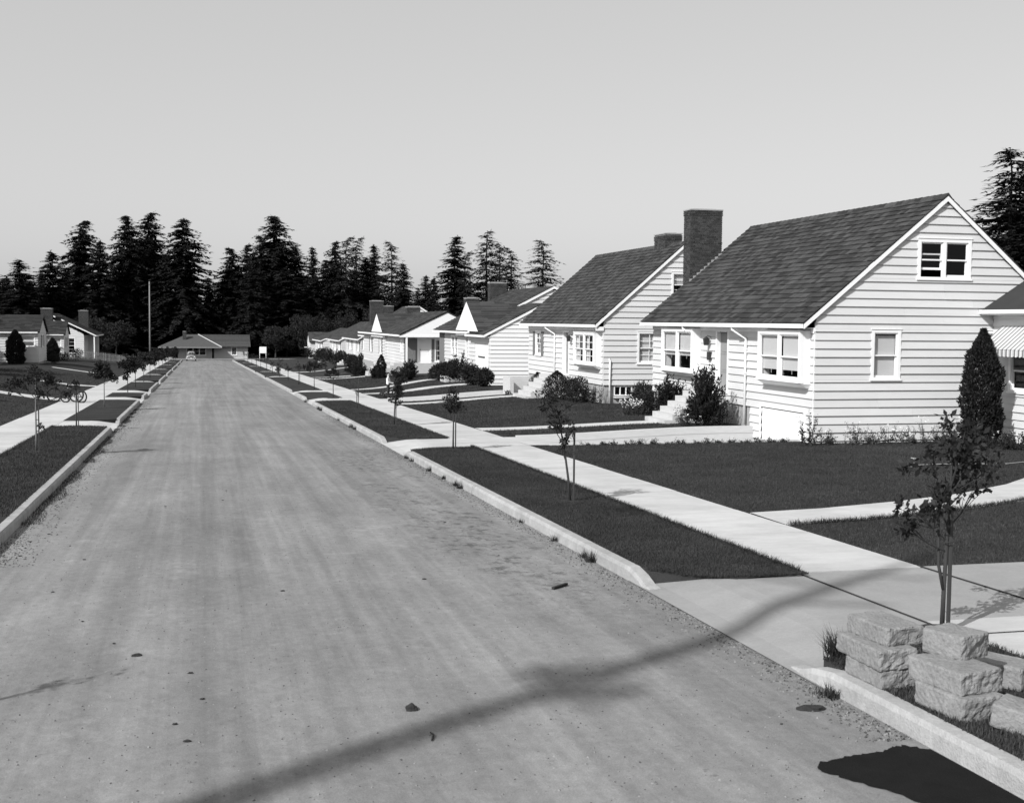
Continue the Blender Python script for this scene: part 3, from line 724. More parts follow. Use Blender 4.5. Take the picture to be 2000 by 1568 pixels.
# gable course grid: bottom -0.77
H1.siding('near', 0, 0, dpt, -.83, 2.727, holes=hs); H1.siding('near', 0, 0, dpt, 2.727, 6.70, lo, hi, holes=hs)
fh = [H1.bay(8.75, 11.65, 1.18, 2.62, units=2, blind=.62), H1.bay(.28, 3.0, 1.24, 2.62, units=2, blind=.80)]
fh.append(H1.door('front', 0, 6.25, 7.15, .56, 2.64, GREYPAINT, panels=3, off=-.10))
gd = (.5, 3.45, -1.9, .24); fh.append(gd)
H1.siding('front', 0, 0, 13.6, .186, 2.72, holes=fh)
H1.siding('front', 0, 0, 4.35, -.83, .186, holes=[gd])
H1.box('foundation', .02, 8.55, 4.35, 13.55, -1.9, .2, FOUND); H1.box('foundation', .05, 8.55, .03, 4.349, -2.0, -.75, FOUND)
for k in range(2):
    u0 = .52+k*1.46; d = H1.fbox(H1.face('front', 0), u0, u0+1.445, -1.9, .20, -.05, -.005).build('garage_door', TRIM, H1.root)
    mb = MB()
    for (a, b, c, e) in ((u0, u0+1.445, .08, .20), (u0, u0+.09, -1.9, .08), (u0+1.355, u0+1.445, -1.9, .08), (u0+.09, u0+1.355, -.95, -.83)): H1.fbox(H1.face('front', 0), a, b, c, e, -.005, .012, mb)
    mb.build('door_rail', TRIM, d)
mb = MB()
for (a, b, c, e) in ((.38, .5, -1.9, .36), (3.45, 3.57, -1.9, .36), (.5, 3.45, .24, .36)): H1.fbox(H1.face('front', 0), a, b, c, e, -.05, .05, mb)
mb.build('garage_frame', TRIM, H1.root)
H1.box('corner_board', -.02, .0, -.02, .0, -.8, 2.72, TRIM)
H1.chimney(1.52, 2.90, 13.62, 14.35, .6, 7.55)
mb = MB(); pr = (6.90-2.97)/(4.3+.42)
for k in range(9):
    a0 = 1.50+k*.158; z0 = 2.97+pr*(a0+.42)+.02; mb.hexa([H1.p(a0, 13.585, z0), H1.p(a0+.15, 13.585, z0+.15*pr), H1.p(a0+.15, 13.61, z0+.15*pr), H1.p(a0, 13.61, z0), H1.p(a0, 13.585, z0+.15), H1.p(a0+.15, 13.585, z0+.15+.02), H1.p(a0+.15, 13.61, z0+.17), H1.p(a0, 13.61, z0+.15)])
mb.build('flashing', METAL, H1.root)['kind'] = 'stuff'
H1.downspout(9.35, -.42, 2.97, 0, .55, .3); H1.downspout(4.95, -.42, 2.97, 0, -.45, .3)
H1.lantern(7.75, 2.45); H1.box('house_mailbox', -.14, -.03, 7.62, 7.82, 1.62, 1.92, DARK)
H1.steps(0, 6.3, 8.3, .50, 5, .185, .29, plat=.85)
# side wing with awning at the right edge
H1.siding('front', 6.1, -3.4, -.06, -.83, 3.28, c=.235, holes=[(-2.6, -.9, .9, 2.3)]); H1.siding('near', -3.4, 6.1, 10.5, -.83, 3.28, c=.235)
H1.window('front', 6.1, -2.5, -1.0, .98, 2.2, units=2); H1.box('wing_lining', 6.6, 10.4, -3.3, -.1, -.8, 3.2, DARKIN)
wr = MB(); H1.slab(wr, [(5.62, -3.85, 3.42), (10.9, -3.85, 3.42), (8.3, -1.6, 4.6), (7.6, -.06, 4.65)], .12); H1.slab(wr, [(5.62, -3.85, 3.42), (7.6, -.06, 4.65), (7.6, -.05, 4.65), (5.62, -.05, 3.42)], .12)
wo = wr.build('wing_roof', ROOFG, H1.root); H1.box('gutter', 5.55, 5.66, -3.9, -.06, 3.31, 3.43, TRIM, wo); H1.box('soffit', 5.64, 6.12, -3.8, -.06, 3.27, 3.295, TRIM, wo)
mb = MB(); n = 1
aw = MB().hexa([H1.p(6.04, -3.0, 2.92), H1.p(6.04, -.55, 2.92), H1.p(5.22, -.55, 2.22), H1.p(5.22, -3.0, 2.22), H1.p(6.04, -3.0, 2.945), H1.p(6.04, -.55, 2.945), H1.p(5.2, -.55, 2.245), H1.p(5.2, -3.0, 2.245)]).build('awning', STRIPE, H1.root)
for k in range(14):
    b = -3.0+k*.175; mb = MB(); pts = [(b, 2.23)]+[(b+.175*t/6, 2.06-.035*math.sin(math.pi*t/6)) for t in range(7)]+[(b+.175, 2.23)]
    mb.prism([H1.p(5.2, bb, z) for bb, z in pts], (.008, 0, 0)); mb.build('valance_scallop', STRIPE, aw)
mb = MB(); mb.poly([H1.p(6.04, -.555, 2.93), H1.p(5.22, -.555, 2.23), H1.p(5.22, -.555, 2.08), H1.p(6.04, -.555, 2.08)]); mb.build('awning_side', STRIPE, aw)
# House 2
H2, lo, hi, dpt = tall_house('second white house with shuttered window, low ridge chimney and small basement window', 17.6, 53.1, 12.95, -.75, .32, 2.86, 3.87, 6.60, -.40, 0, None)
hs = [H2.window('near', 0, 3.30, 4.40, 4.18, 5.16, units=1, rows=4, cols=2, blind=.45), H2.window('near', 0, 1.70, 2.72, 1.12, 2.45, rows=4, cols=2, blind=.97)]
H2.siding('near', 0, 0, dpt, .12, 2.66, holes=hs); H2.siding('near', 0, 0, dpt, 2.66, 6.40, lo, hi, holes=hs)
fh = [H2.bay(.35, 3.25, 1.05, 2.36, units=2, rows=4, cols=2, curtain=True), H2.window('front', 0, 10.4, 11.4, 1.2, 2.36, rows=4, cols=2, shutters=.42, blind=.3)]
fh.append(H2.door('front', 0, 5.3, 6.2, .38, 2.42, GREYPAINT, off=-.12))
H2.siding('front', 0, 0, 12.95, .12, 2.60, holes=fh)
bw_ = (.55, 1.42, -.36, .07)
for (a0, a1, z0, z1) in ((0.02, .55, -1.3, .119), (1.42, 7.7, -1.3, .119), (.55, 1.42, -1.3, -.36), (.55, 1.42, .07, .119)): H2.box('foundation', a0, a1, .03, .25, z0, z1, FOUND)
H2.box('foundation', .02, 7.7, .26, 12.9, -2.2, .118, FOUND)
H2.box('basement_shade_sheet', .5, 1.5, .251, .258, -.5, .11, DARKIN); mb = MB(); fN = H2.face('near', .03)  # near-black sheet added behind the pane to stand in for basement shade
for (a, b, c, e) in ((.55, 1.42, -.36, -.32), (.55, 1.42, .03, .07), (.55, .59, -.32, .03), (1.38, 1.42, -.32, .03), (.83, .86, -.32, .03), (1.11, 1.14, -.32, .03)): H2.fbox(fN, a, b, c, e, -.08, .01, mb)
bwn = mb.build('basement_window', TRIM, H2.root); MB().poly([fN(.57, -.34, -.05), fN(1.4, -.34, -.05), fN(1.4, .05, -.05), fN(.57, .05, -.05)]).build('pane', GLASS, bwn)
H2.box('window_well', .5, 1.5, -.35, .0, -.46, -.40, WALLC)
mb = MB().tube([H2.p(.30, -.08, -.75), H2.p(.30, -.08, 1.22), H2.p(.30, -.02, 1.3)], .04, 8); mb.build('vent_pipe', TRIM, H2.root, smooth=True)
H2.chimney(3.6, 4.45, 1.9, 3.3, 6.0, 7.12)
H2.downspout(8.1, -.40, 2.86, 0, .2, .5); H2.lantern(4.75, 2.3)
H2.box('eave_return', -.39, -.01, -.08, -.04, 2.56, 2.74, TRIM)
H2.steps(0, 5.1, 7.6, .30, 6, .20, .27, plat=.9)
H2.box('garage_cheek_wall', -1.55, -.02, 12.35, 12.6, -2.0, -.05, WALLC); H2.box('garage_cheek_wall', -1.55, -1.35, 11.0, 12.349, -2.0, -.05, WALLC)

# ---- House 3: cottage with garage wing and cross gable
H3 = House('cottage', 'white cottage with attached garage and small street-facing gable between two chimneys', 17.0, 73.0, -1.1)
p3 = .52
lo = lambda z: max(0, (z-(2.0))/p3-.4); hi = lambda z: 6.6-lo(z)
H3.siding('near', 0, 0, 6.6, -1.05, 1.99, mt=SIDINGW); H3.siding('near', 0, 0, 6.6, 1.99, 3.75, lo, hi, mt=SIDINGW)
rf = H3.gable_roof(-.42, 2.12, 3.3, 4.05, -.08, 5.0, deck_th=.1); H3.shingles(rf, -.45, 2.13, 3.3, 4.06, -.1, 5.0, wid=(.3, .7), mt=ROOFG)
gdz = (.35, 4.1, -1.2, 1.55)
H3.siding('front', 0, 0, 6.3, -1.05, 1.99, holes=[gdz])
for k in range(4): H3.fbox(H3.face('front', 0), .36, 4.09, -1.2+k*.688, -1.2+(k+1)*.688-.012, -.06, -.02).build('garage_door_panel', TRIM, H3.root)
H3.fbox(H3.face('front', 0), 1.4, 3.2, .70, .76, -.02, .04).build('garage_door_bar', DARK, H3.root)
H3.box('soffit', -.40, .02, -.05, 5.0, 1.95, 1.99, TRIM)
# main block
H3.box('foundation', .05, 10.3, 5.0, 15.9, -1.9, -.2, FOUND)
lo = lambda z: max(0, (z-2.15)/.52-.4); hi = lambda z: 10.6-lo(z)
H3.siding('near', 4.6, 0, 10.6, 1.6, 4.95, lo, hi); H3.siding('far', 16.0, 0, 10.6, -.2, 2.15); H3.siding('far', 16.0, 0, 10.6, 2.15, 4.95, lo, hi)
rf = H3.gable_roof(-.42, 2.28, 5.3, 5.25, 4.5, 16.3); H3.shingles(rf, -.45, 2.29, 5.3, 5.26, 4.5, 16.3, wid=(.3, .7), mt=ROOFG)
fh = [H3.door('front', .0, 6.0, 6.95, -.05, 1.95, GREYPAINT, off=-.1), H3.window('front', 0, 9.6, 11.7, .35, 1.9, units=2, rows=4, cols=2, curtain=True)]
H3.siding('front', 0, 6.3, 14.2, -.2, 2.12, holes=fh); H3.fbox(H3.face('front', 0), 14.2, 16.0, -.9, 2.12, -.05, .06).build('brick_panel', mat('far_brick', .16, .9, var=.3, scale=12), H3.root)
# cross gable facing the street
H3.xroof(-.40, 5.0, 1.55, 2.35, 4.95, 4.18)
mb = MB(); mb.prism([H3.p(-.44, 1.6, 2.3), H3.p(-.44, 8.3, 2.3), H3.p(-.44, 4.95, 4.14)], (.08, 0, 0)); mb.build('front_gable', TRIM, H3.root)
H3.box('frieze_board', -.43, -.33, 4.2, 8.3, 2.02, 2.30, TRIM)
H3.chimney(3.7, 4.95, 16.02, 16.7, -.5, 5.75, single=False); H3.chimney(2.9, 3.9, 20.6, 21.5, -.5, 4.7, single=False)
H3.steps(0, 5.6, 7.4, -.1, 3, .18, .28, plat=.8)
# ---- House 4: cottage with gabled entrance porch facing the camera and street-facing gable wing
H4 = House('cottage', 'white cottage with gabled entrance porch over brick panel and white front door', 15.3, 94.0, -1.4)
ROUGHB = mat('porch_brick', .15, .9, var=.3, scale=12)
lo = lambda z: max(-.3, (z-1.82)/.5-.5); hi = lambda z: 6.4-lo(z)
mb = MB(); mb.prism([H4.p(-.45, 0, 1.80), H4.p(6.85, 0, 1.80), H4.p(3.2, 0, 3.55)], (0, .08, 0)); mb.build('porch_gable', TRIM, H4.root)
rf = H4.gable_roof(-.5, 1.86, 3.2, 3.66, -.05, 25, deck_th=.08, rake=False); H4.shingles(rf, -.52, 1.87, 3.2, 3.67, -.07, 25, wid=(.4, .9), mt=ROOFG)
H4.box('porch_beam', -.5, 6.6, -.03, .12, 1.66, 1.80, TRIM); H4.box('porch_post', -.02, .12, .0, .14, -.5, 1.66, TRIM); H4.box('soffit', -.45, 6.6, .12, .9, 1.62, 1.655, TRIM)
H4.box('porch_floor', -.1, 6.4, .0, 1.0, -1.6, -.32, WALLC)
H4.fbox(H4.face('near', .8), .1, 1.0, -.3, 1.62, -.1, .02).build('brick_panel', ROUGHB, H4.root)
fh = [H4.door('near', .8, 1.15, 2.0, -.3, 1.5, TRIM, panels=2, off=-.03), H4.window('near', .8, 2.45, 3.2, -.2, 1.45, rows=4, cols=2, curtain=True, shutters=.22)]
H4.siding('near', .8, 1.0, 6.4, -.3, 1.62, holes=fh, mt=SIDINGW)
fh = [H4.window('front', 0, 1.6, 2.4, .5, 1.35, rows=2, cols=2), H4.window('front', -.2, 11.4, 12.6, .1, 1.4, rows=4, cols=2, shutters=.3), H4.window('front', 0, 19.2, 20.2, .1, 1.3, rows=4, cols=2, shutters=.35)]
H4.siding('front', 0, .9, 9.8, -.8, 1.75, holes=fh[:1]); H4.siding('front', -.2, 9.8, 16.6, -.9, 1.75, holes=fh[1:2]); H4.siding('front', 0, 16.6, 25, -.8, 1.75, holes=fh[2:])
H4.box('inner_wall', 2.8, 2.9, 1.0, 24, -.3, 1.6, DARKIN); H4.box('hall_wall', .3, 6.3, 3.6, 3.7, -.3, 1.6, DARKIN)
H4.xroof(-.42, 3.2, 9.5, 1.80, 13.2, 3.50)
mb = MB(); mb.prism([H4.p(-.46, 9.6, 1.72), H4.p(-.46, 16.8, 1.72), H4.p(-.46, 13.2, 3.46)], (.08, 0, 0)); mb.build('front_gable', TRIM, H4.root); H4.box('frieze_board', -.45, -.22, 9.6, 16.8, 1.50, 1.72, TRIM)
H4.siding('far', 25, 0, 6.4, -.8, 1.8); H4.siding('near', 9.8, -.2, 0, -.8, 1.7)
H4.box('foundation', .1, 6.3, 3.7, 24.8, -2.4, -.3, FOUND); H4.box('foundation', -.15, .1, 1.0, 24.8, -2.6, -.82, FOUND); H4.chimney(2.6, 3.8, 15.5, 16.4, 2.5, 4.15, single=False)
H4.steps(0, .2, 2.2, -.32, 4, .19, .3, plat=.9); H4.steps(0, 5.4, 8.4, -.45, 4, .19, .3, plat=1.0)
# ---- Houses farther down the right side
def far_cottage(label, X, Y, Ln, zf, ze, ar, zr, front, chim=None, xg=None, wide=None):
    H = House('cottage', label, X, Y, zf-.6); pz = (zr-ze)/(ar+.4); D = 2*ar
    lo = lambda z: max(0, (z-(ze-.12))/pz-.4); hi = lambda z: D-lo(z)
    rf = H.gable_roof(-.4, ze, ar, zr, -.15, Ln+.15, deck_th=.1); H.shingles(rf, -.42, ze+.01, ar, zr+.01, -.17, Ln+.17, wid=(.4, 1.0), mt=ROOFG)
    H.siding('near', 0, 0, D, zf, ze-.12); H.siding('near', 0, 0, D, ze-.12, zr-.14, lo, hi); H.siding('far', Ln, 0, D, zf, ze-.12)
    hl = []
    for (k, u0, u1) in front:
        if k == 'w': hl.append(H.window('front', 0, u0, u1, zf+.75, ze-.35, rows=4, cols=2, units=2 if u1-u0 > 1.4 else 1, shutters=.35, blind=.4))
        else: hl.append(H.door('front', 0, u0, u1, zf+.05, ze-.4, TRIM, panels=2))
    H.siding('front', 0, 0, Ln, zf, ze-.12, holes=hl); H.box('soffit', -.38, .02, 0, Ln, ze-.15, ze-.12, TRIM)
    H.box('foundation', .05, D-.05, .05, Ln-.05, zf-1.6, zf, FOUND); H.box('inner_wall', 2.5, 2.6, .1, Ln-.1, zf, ze-.2, DARKIN)
    if chim: H.chimney(*chim, single=False)
    for (k, u0, u1) in front:
        if k == 'd': H.steps(0, u0-.4, u1+.4, zf, 4, .18, .28, plat=.8)
    return H
H5 = far_cottage('steep-roofed white cottage with broad shouldered brick chimney beyond the porch house', 17.0, 123.5, 10.0, -.9, 1.37, 4.4, 4.4, [('w', 1.2, 2.4), ('d', 4.6, 5.5), ('w', 7.0, 9.2)])
H5.chimney(.9, 2.3, 10.3, 11.1, -1.0, 5.0, single=False); H5.chimney(2.31, 3.4, 10.3, 11.1, -1.0, 4.45, single=False)
H6 = far_cottage('white cottage with long sloping roof, just past the shouldered chimney', 17.0, 135.0, 14.0, -1.2, .88, 4.2, 3.5, [('w', 1, 2.6), ('d', 5, 5.9), ('w', 8, 10.4)])
H7 = far_cottage('low cottage with dark front behind shrubs, third roof from the white outbuilding', 17.0, 154.0, 14.0, -1.7, .42, 4.2, 2.7, [('w', 1, 3.2), ('w', 6, 8), ('d', 9.5, 10.4)])
H8 = far_cottage('farthest low cottage on the right side with pale eave', 17.0, 177.5, 12.0, -2.2, 0.0, 3.8, 1.7, [('w', 1, 3), ('w', 6, 8)])
H9 = House('garden_shed', 'small white boarded outbuilding at far end of the right row', 17.6, 206.0, -3.6)
H9.root['category'] = 'shed'
H9.siding('near', 0, 0, 4.5, -2.9, -.75); H9.siding('front', 0, 0, 5, -2.9, -.75); H9.box('foundation', .04, 4.4, .04, 4.9, -4.2, -2.9, FOUND)
H9.xroof(-.15, 5.0, -.3, -.72, 2.5, .85); mb = MB(); mb.prism([H9.p(-.06, 0, -.75), H9.p(-.06, 5, -.75), H9.p(-.06, 2.5, .7)], (.06, 0, 0)); mb.build('front_gable', SIDING, H9.root)
MB().tube([H9.p(1.1, -.06, -2.9), H9.p(1.1, -.06, -.8)], .04, 6).build('downspout', TRIM, H9.root); H9.box('door_hood', -.75, -.01, 1.2, 2.6, -1.7, -1.6, TRIM)

# ---- left side: two gable-fronted houses and one behind the fence
def left_house(label, Y, Wd, zb, ze, zr, depth, chim):
    H = House('cottage', label, -15.3, Y, zb, mx=-1); hW = Wd/2; pz = (zr-ze)/(hW+.3)
    hs = [H.window('near', 0, .35, 1.55, ze-1.45, ze-.45, rows=2, cols=1, blind=.55)]
    H.siding('near', 0, 0, depth, zb+.25, ze-.1, holes=hs); H.siding('front', 0, 0, Wd, zb+.25, ze-.1, holes=[H.window('front', 0, hW-.6, hW+.6, ze-1.5, ze-.4, rows=4, cols=2, shutters=.35)])
    lo = lambda z: (z-(ze-.1))/pz-.1; hi = lambda z: Wd-lo(z)
    H.siding('front', 0, 0, Wd, ze-.1, zr-.16, lambda z: max(0, lo(z)), lambda z: min(Wd, hi(z)))
    H.xroof(-.2, depth, -.3, ze, hW, zr, mt=ROOFD); H.box('gutter', 0, depth, -.42, -.31, ze-.14, ze-.02, TRIM); H.box('frieze_board', 0, depth, -.05, -.0, ze-.3, ze-.13, TRIM)
    H.box('foundation', .05, depth, .05, Wd-.05, zb-1.5, zb+.25, FOUND); H.box('inner_wall', 2.8, 2.9, .1, Wd-.1, zb+.25, ze-.1, DARKIN)
    if chim: H.chimney(*chim, single=False)
    return H
L1 = left_house('gable-fronted white house nearest on the left side, cypresses before its wall', 128.6, 6.4, -1.7, 1.52, 3.15, 12, None)
L2 = left_house('second gable-fronted house on the left, before the picket fence', 152.3, 5.4, -2.15, .98, 2.5, 11, (1.55, 2.85, 3.0, 3.9, 1.2, 3.95))
L2.chimney(.75, 1.35, 4.3, 4.9, 1.2, 3.05, single=False)
L3 = House('cottage', 'left-hand house behind picket fence with white rake board and brick chimney', -15.3, 178, -2.6, mx=-1)
lo = lambda z: max(0, (z-.45)/.5-.4); hi = lambda z: 8.8-lo(z)
rf = L3.gable_roof(-1.6, .55, 4.4, 3.45, -.3, 12, deck_th=.1); L3.shingles(rf, -1.62, .56, 4.4, 3.46, -.3, 12, wid=(.5, 1), mt=ROOFD)
hs = [L3.window('near', 0, 1.2, 3.0, -1.9, .1, units=1, rows=4, cols=2)]
L3.siding('near', 0, 0, 8.8, -2.4, .45, holes=hs); L3.siding('near', 0, 0, 8.8, .45, 3.2, lo, hi); L3.siding('front', 0, 0, 12, -2.4, .5); L3.box('porch_post', -1.4, -1.25, 0, .15, -2.6, .5, TRIM)
L3.siding('near', 6, -1.5, 0, -2.4, .4); L3.box('foundation', .05, 8.7, .05, 11.9, -4, -2.4, FOUND); L3.chimney(.1, 1.4, 8.2, 9.0, .5, 3.9, single=False)

# ---- house closing the end of the street
F = House('bungalow', 'long low bungalow with hipped pale roof closing the end of the street', -7.2, 253.0, -4.95); F.root['category'] = 'house'
# here a runs across the picture (world X), b away from the camera
def fnear(u0, u1, z0, z1, mt, nm, o0=-.06, o1=0): return F.fbox(F.face('near', 0), u0, u1, z0, z1, o0, o1).build(nm, mt, F.root)
WALLB = mat('pale_bungalow_wall', .42, .85, var=.1, scale=3)
for (a, b, c, e) in ((3.0, 4.65, -4.9, -2.6), (4.65, 8.35, -4.9, -4.35), (8.35, 9.45, -4.9, -2.6), (9.95, 13.3, -4.9, -2.6), (13.3, 14.35, -4.9, -4.3), (14.35, 16.5, -4.9, -2.6)): fnear(a, b, c, e, WALLB, 'wall_panel', -.2, 0)
for k in range(9): fnear(14.4+k*.23, 14.43+k*.23, -4.9, -2.6, TRIM, 'batten', .0, .03)
F.window('near', 0, 4.7, 8.3, -4.3, -2.75, units=3); F.window('near', 0, 13.35, 14.3, -4.25, -2.75, rows=6); F.box('door', 9.47, 9.93, .1, .14, -4.9, -2.7, DARK); F.box('door_frame', 9.40, 9.47, -.03, .1, -4.9, -2.6, TRIM)
F.box('carport_post', .15, .55, .0, .3, -4.9, -2.6, TRIM); F.box('back_wall', .3, 16.4, 5.5, 5.7, -4.9, -2.6, DARKIN); F.box('inner_wall', 2.9, 3.05, .05, 5.4, -4.9, -2.6, DARKIN)
F.box('plinth', -.2, 16.8, -.3, 6, -5.4, -4.9, WALLC)
mb = MB(); e0, e1 = -.6, 17.0; zE, zR = -2.62, -.28
rfo = MB().add([F.p(e0, -.8, zE), F.p(e1, -.8, zE), F.p(e1, 4, zR), F.p(4.6, 4, zR), F.p(e0, 8.5, zE), F.p(e1, 8.5, zE)], [(0, 1, 2, 3), (0, 3, 4), (3, 2, 5, 4), (1, 5, 2), (0, 4, 5, 1)]).build('roof', ROOFL, F.root)
# courses on the slope facing the street, and the projecting hip
mb = MB(); n = 18
for i in range(n):
    t0, t1 = i/n, (i+1.05)/n; aL0, aL1 = e0+5.2*t0, e0+5.2*t1
    mb.hexa([F.p(aL0, -.8+4.8*t0, zE+2.34*t0), F.p(e1, -.8+4.8*t0, zE+2.34*t0), F.p(e1, -.8+4.8*t1, zE+2.34*t1), F.p(aL1, -.8+4.8*t1, zE+2.34*t1)] + [F.p(aL0, -.82+4.8*t0, zE+.05+2.34*t0), F.p(e1, -.82+4.8*t0, zE+.05+2.34*t0), F.p(e1, -.8+4.8*t1, zE+.02+2.34*t1), F.p(aL1, -.8+4.8*t1, zE+.02+2.34*t1)])
o = mb.build('shingle_field', ROOFL, rfo); o['kind'] = 'stuff'
MB().add([F.p(e0-.1, -2.6, zE-.05), F.p(11.4, -2.6, zE-.05), F.p(6.9, 3.6, zR+.02), F.p(4.6, 3.6, zR+.02), F.p(e0-.1, 3.6, zE), F.p(11.4, 3.6, zE)], [(0, 1, 2, 3), (0, 3, 4), (1, 5, 2), (0, 4, 5, 1)]).build('front_hip', ROOFL, rfo)
MB().tube([F.p(11.4, -2.6, zE), F.p(6.9, 3.6, zR+.05)], .09, 6).build('hip_cap', WALLC, rfo)
F.box('fascia', e0-.1, 11.4, -2.62, -2.56, zE-.2, zE-.04, GREYPAINT)
F.chimney(3.9, 4.6, 1.0, 1.7, -2.2, .35, single=False)

# ------------------------------------------------------------------ conifers
def conifer_mesh(kind, seed):
    """unit tree: height 1 (scaled later to ~25 m), crown radius given at 25 m scale"""
    r = np.random.default_rng(seed); H = 25.0
    dense = kind in (0, 1, 2); start = {0: .10, 1: .06, 2: .16, 3: .30}[kind]; Rb = {0: 3.6, 1: 3.4, 2: 4.6, 3: 3.7}[kind]
    nw = {0: 46, 1: 44, 2: 44, 3: 38}[kind]; P = []; D = []; S = []; Ln = []; Wd = []; br = MB()
    lean = r.uniform(-.25, .25, 2)
    tipbend = Vector((r.uniform(-1, 1), r.uniform(-1, 1), 0)).normalized()*{0: .2, 1: .1, 2: .9, 3: 1.1}[kind]
    def axis(t):
        z = t*H; k = max(0, (t-.9)/.1)
        return np.array([lean[0]*math.sin(t*3)+tipbend.x*k*k, lean[1]*math.sin(t*2.3)+tipbend.y*k*k, z-.35*k*k*(1 if kind > 1 else 0)])
    for i in range(nw):
        t = start+(1-start)*(i+r.uniform(-.4, .4))/nw; t = min(max(t, start), .992)
        env = (1-t)**(.62 if kind != 3 else .6)*(1 if t > start+.06 else .75)*min(1, .5+(t-start)*7)
        nb = int(r.integers(7, 10)) if dense else int(r.integers(5, 7)); az0 = r.uniform(0, 6.28); c = axis(t)
        for b in range(nb):
            tb = min(max(t+r.normal()*.45/nw*2*(1-start), start), .985); c = axis(tb); L = max(.25, Rb*env*r.choice([.45, .7, .85, 1.0, 1.1, 1.25])*r.uniform(.85, 1.1)); az = az0+b*6.283/nb+r.uniform(-.35, .35)
            h = np.array([math.cos(az), math.sin(az), 0]); sd = np.array([-h[1], h[0], 0])
            upk = r.uniform(.02, .30) if t > .45 else r.uniform(-.20, .12); dr = r.uniform(.25, .75)*(1.1 if kind > 1 else .9)
            def pt(s): return c+h*L*s+np.array([0, 0, L*(upk*s-dr*s*s)])
            K = max(3, int(L/(.30 if dense else .34)))
            br.tube([pt(0), pt(.5), pt(1.0)], [.05*min(1, L/2), .03*min(1, L/2), .008], 3, False)
            ss = np.linspace(.10 if dense else .22, 1.0, K)
            for s_ in ss:
                p = pt(s_); w = (1.05-.55*s_)*min(1.0, .35+L*.28)
                for sg in (-1, 1):
                    n_ = 3 if dense else 2
                    for q in range(n_):
                        d = h*r.uniform(.35, .95)+sd*sg*r.uniform(.35, 1.0)+np.array([0, 0, r.uniform(-1.05, .05)]); d /= np.linalg.norm(d)
                        s2 = np.cross(d, [0, 0, 1.0])+r.normal(size=3)*.35; s2 /= np.linalg.norm(s2)
                        P.append(p+r.normal(size=3)*.05); D.append(d); S.append(s2); Ln.append(w*r.uniform(.6, 1.15)); Wd.append(w*r.uniform(.30, .50) if dense else w*r.uniform(.22, .4))
                if s_ == ss[-1] or r.random() < .5:
                    d = h+np.array([0, 0, r.uniform(-.7, -.05)]); d /= np.linalg.norm(d)
                    P.append(p); D.append(d); S.append(sd+r.normal(size=3)*.2); Ln.append(.7*w+.2); Wd.append(.25*w+.05)
    # leader
    for k in range(26):
        t = .93+.07*k/26; d = r.normal(size=3)*.6+np.array([tipbend.x*.8, tipbend.y*.8, .35]); d /= np.linalg.norm(d)
        P.append(axis(t)); D.append(d); S.append(np.cross(d, [.3, .2, 1])); Ln.append(r.uniform(.2, .55)); Wd.append(.1)
    crown = quads_mesh('crown', leaf_quads(np.array(P), np.array(D), unit(np.array(S)), np.array(Ln), np.array(Wd)), FIRL if kind == 3 else FIR)
    tk = MB(); tk.tube([axis(k/9*.985) for k in range(10)], [.34*(1-k/9)**.8+.03 for k in range(10)], 8)
    return crown, tk.mesh('trunk', BARK), br.mesh('limbs', BARK), Rb
CON = {k: [conifer_mesh(k, 11*k+j) for j in range(2 if k != 2 else 3)] for k in range(4)}
def conifer(x, y, h, hw, kind, j, label, group):
    crown, trunk, limbs, Rb = CON[kind][j % len(CON[kind])]
    t = thing('fir_tree', label, 'tree', (x, y, G(x, y)-.1), group, rz=(j*2.399) % 6.28)
    sz = h/25.0; sx = (hw/.60)/Rb
    for nm, me in (('trunk', trunk), ('crown', crown), ('limb', limbs)):
        o = link(nm, me, t, kind='stuff' if nm == 'limb' else None)
        o.scale = (sx if nm != 'trunk' else sz, sx if nm != 'trunk' else sz, sz)
FOREST = [(-34.4, 262, 19.4, 4.5, 0), (-36.0, 300, 14.7, 4.6, 0), (-29.0, 270, 21.6, 4.4, 0), (-28.9, 296, 19.3, 4.0, 1), (-24.1, 280, 29.2, 5.7, 2), (-19.9, 268, 23.8, 4.2, 0), (-19.1, 300, 22.0, 3.5, 1), (-14.8, 275, 30.1, 5.2, 2), (-13.6, 300, 25.7, 5.3, 0), (-10.9, 284, 31.6, 6.2, 2), (-7.4, 300, 22.3, 4.8, 0), (-3.5, 272, 29.6, 6.3, 2), (-0.5, 305, 15.4, 3.2, 0), (2.0, 290, 17.4, 3.0, 0), (6.7, 275, 23.8, 4.8, 2), (10.3, 290, 25.2, 4.2, 0), (11.1, 262, 21.9, 3.2, 1), (13.9, 285, 27.2, 4.6, 2), (16.6, 278, 31.3, 7.0, 2), (22.0, 292, 25.1, 5.3, 0), (17.8, 265, 19.0, 4.3, 0), (23.6, 268, 23.6, 2.8, 0), (28.7, 295, 22.2, 4.2, 1), (29.5, 280, 26.0, 4.1, 2), (30.8, 270, 26.5, 4.4, 3), (35.1, 290, 27.7, 4.0, 3), (35.8, 275, 22.0, 3.8, 0), (38.8, 282, 25.1, 3.5, 0), (36.2, 240, 23.3, 3.8, 3), (36.3, 225, 17.8, 2.6, 0), (44.7, 260, 15.0, 2.6, 1), (38.3, 215, 14.8, 2.3, 0), (41.0, 222, 15.0, 2.2, 0), (41.4, 205, 20.8, 3.6, 0), (46.9, 222, 20.1, 3.2, 3), (44.9, 196, 21.1, 3.8, 3), (50.5, 210, 20.5, 3.2, 3), (47.8, 190, 18.1, 3.1, 3), (61.3, 230, 14.0, 2.9, 3), (50.1, 180, 18.6, 3.7, 3), (54.9, 76, 16.8, 3.6, 3), (60.7, 82, 16.7, 3.6, 2), (51.6, 70, 10.8, 2.6, 1), (-39.8, 285, 16.5, 4.4, 0), (-41.1, 270, 18.1, 4.1, 0)]
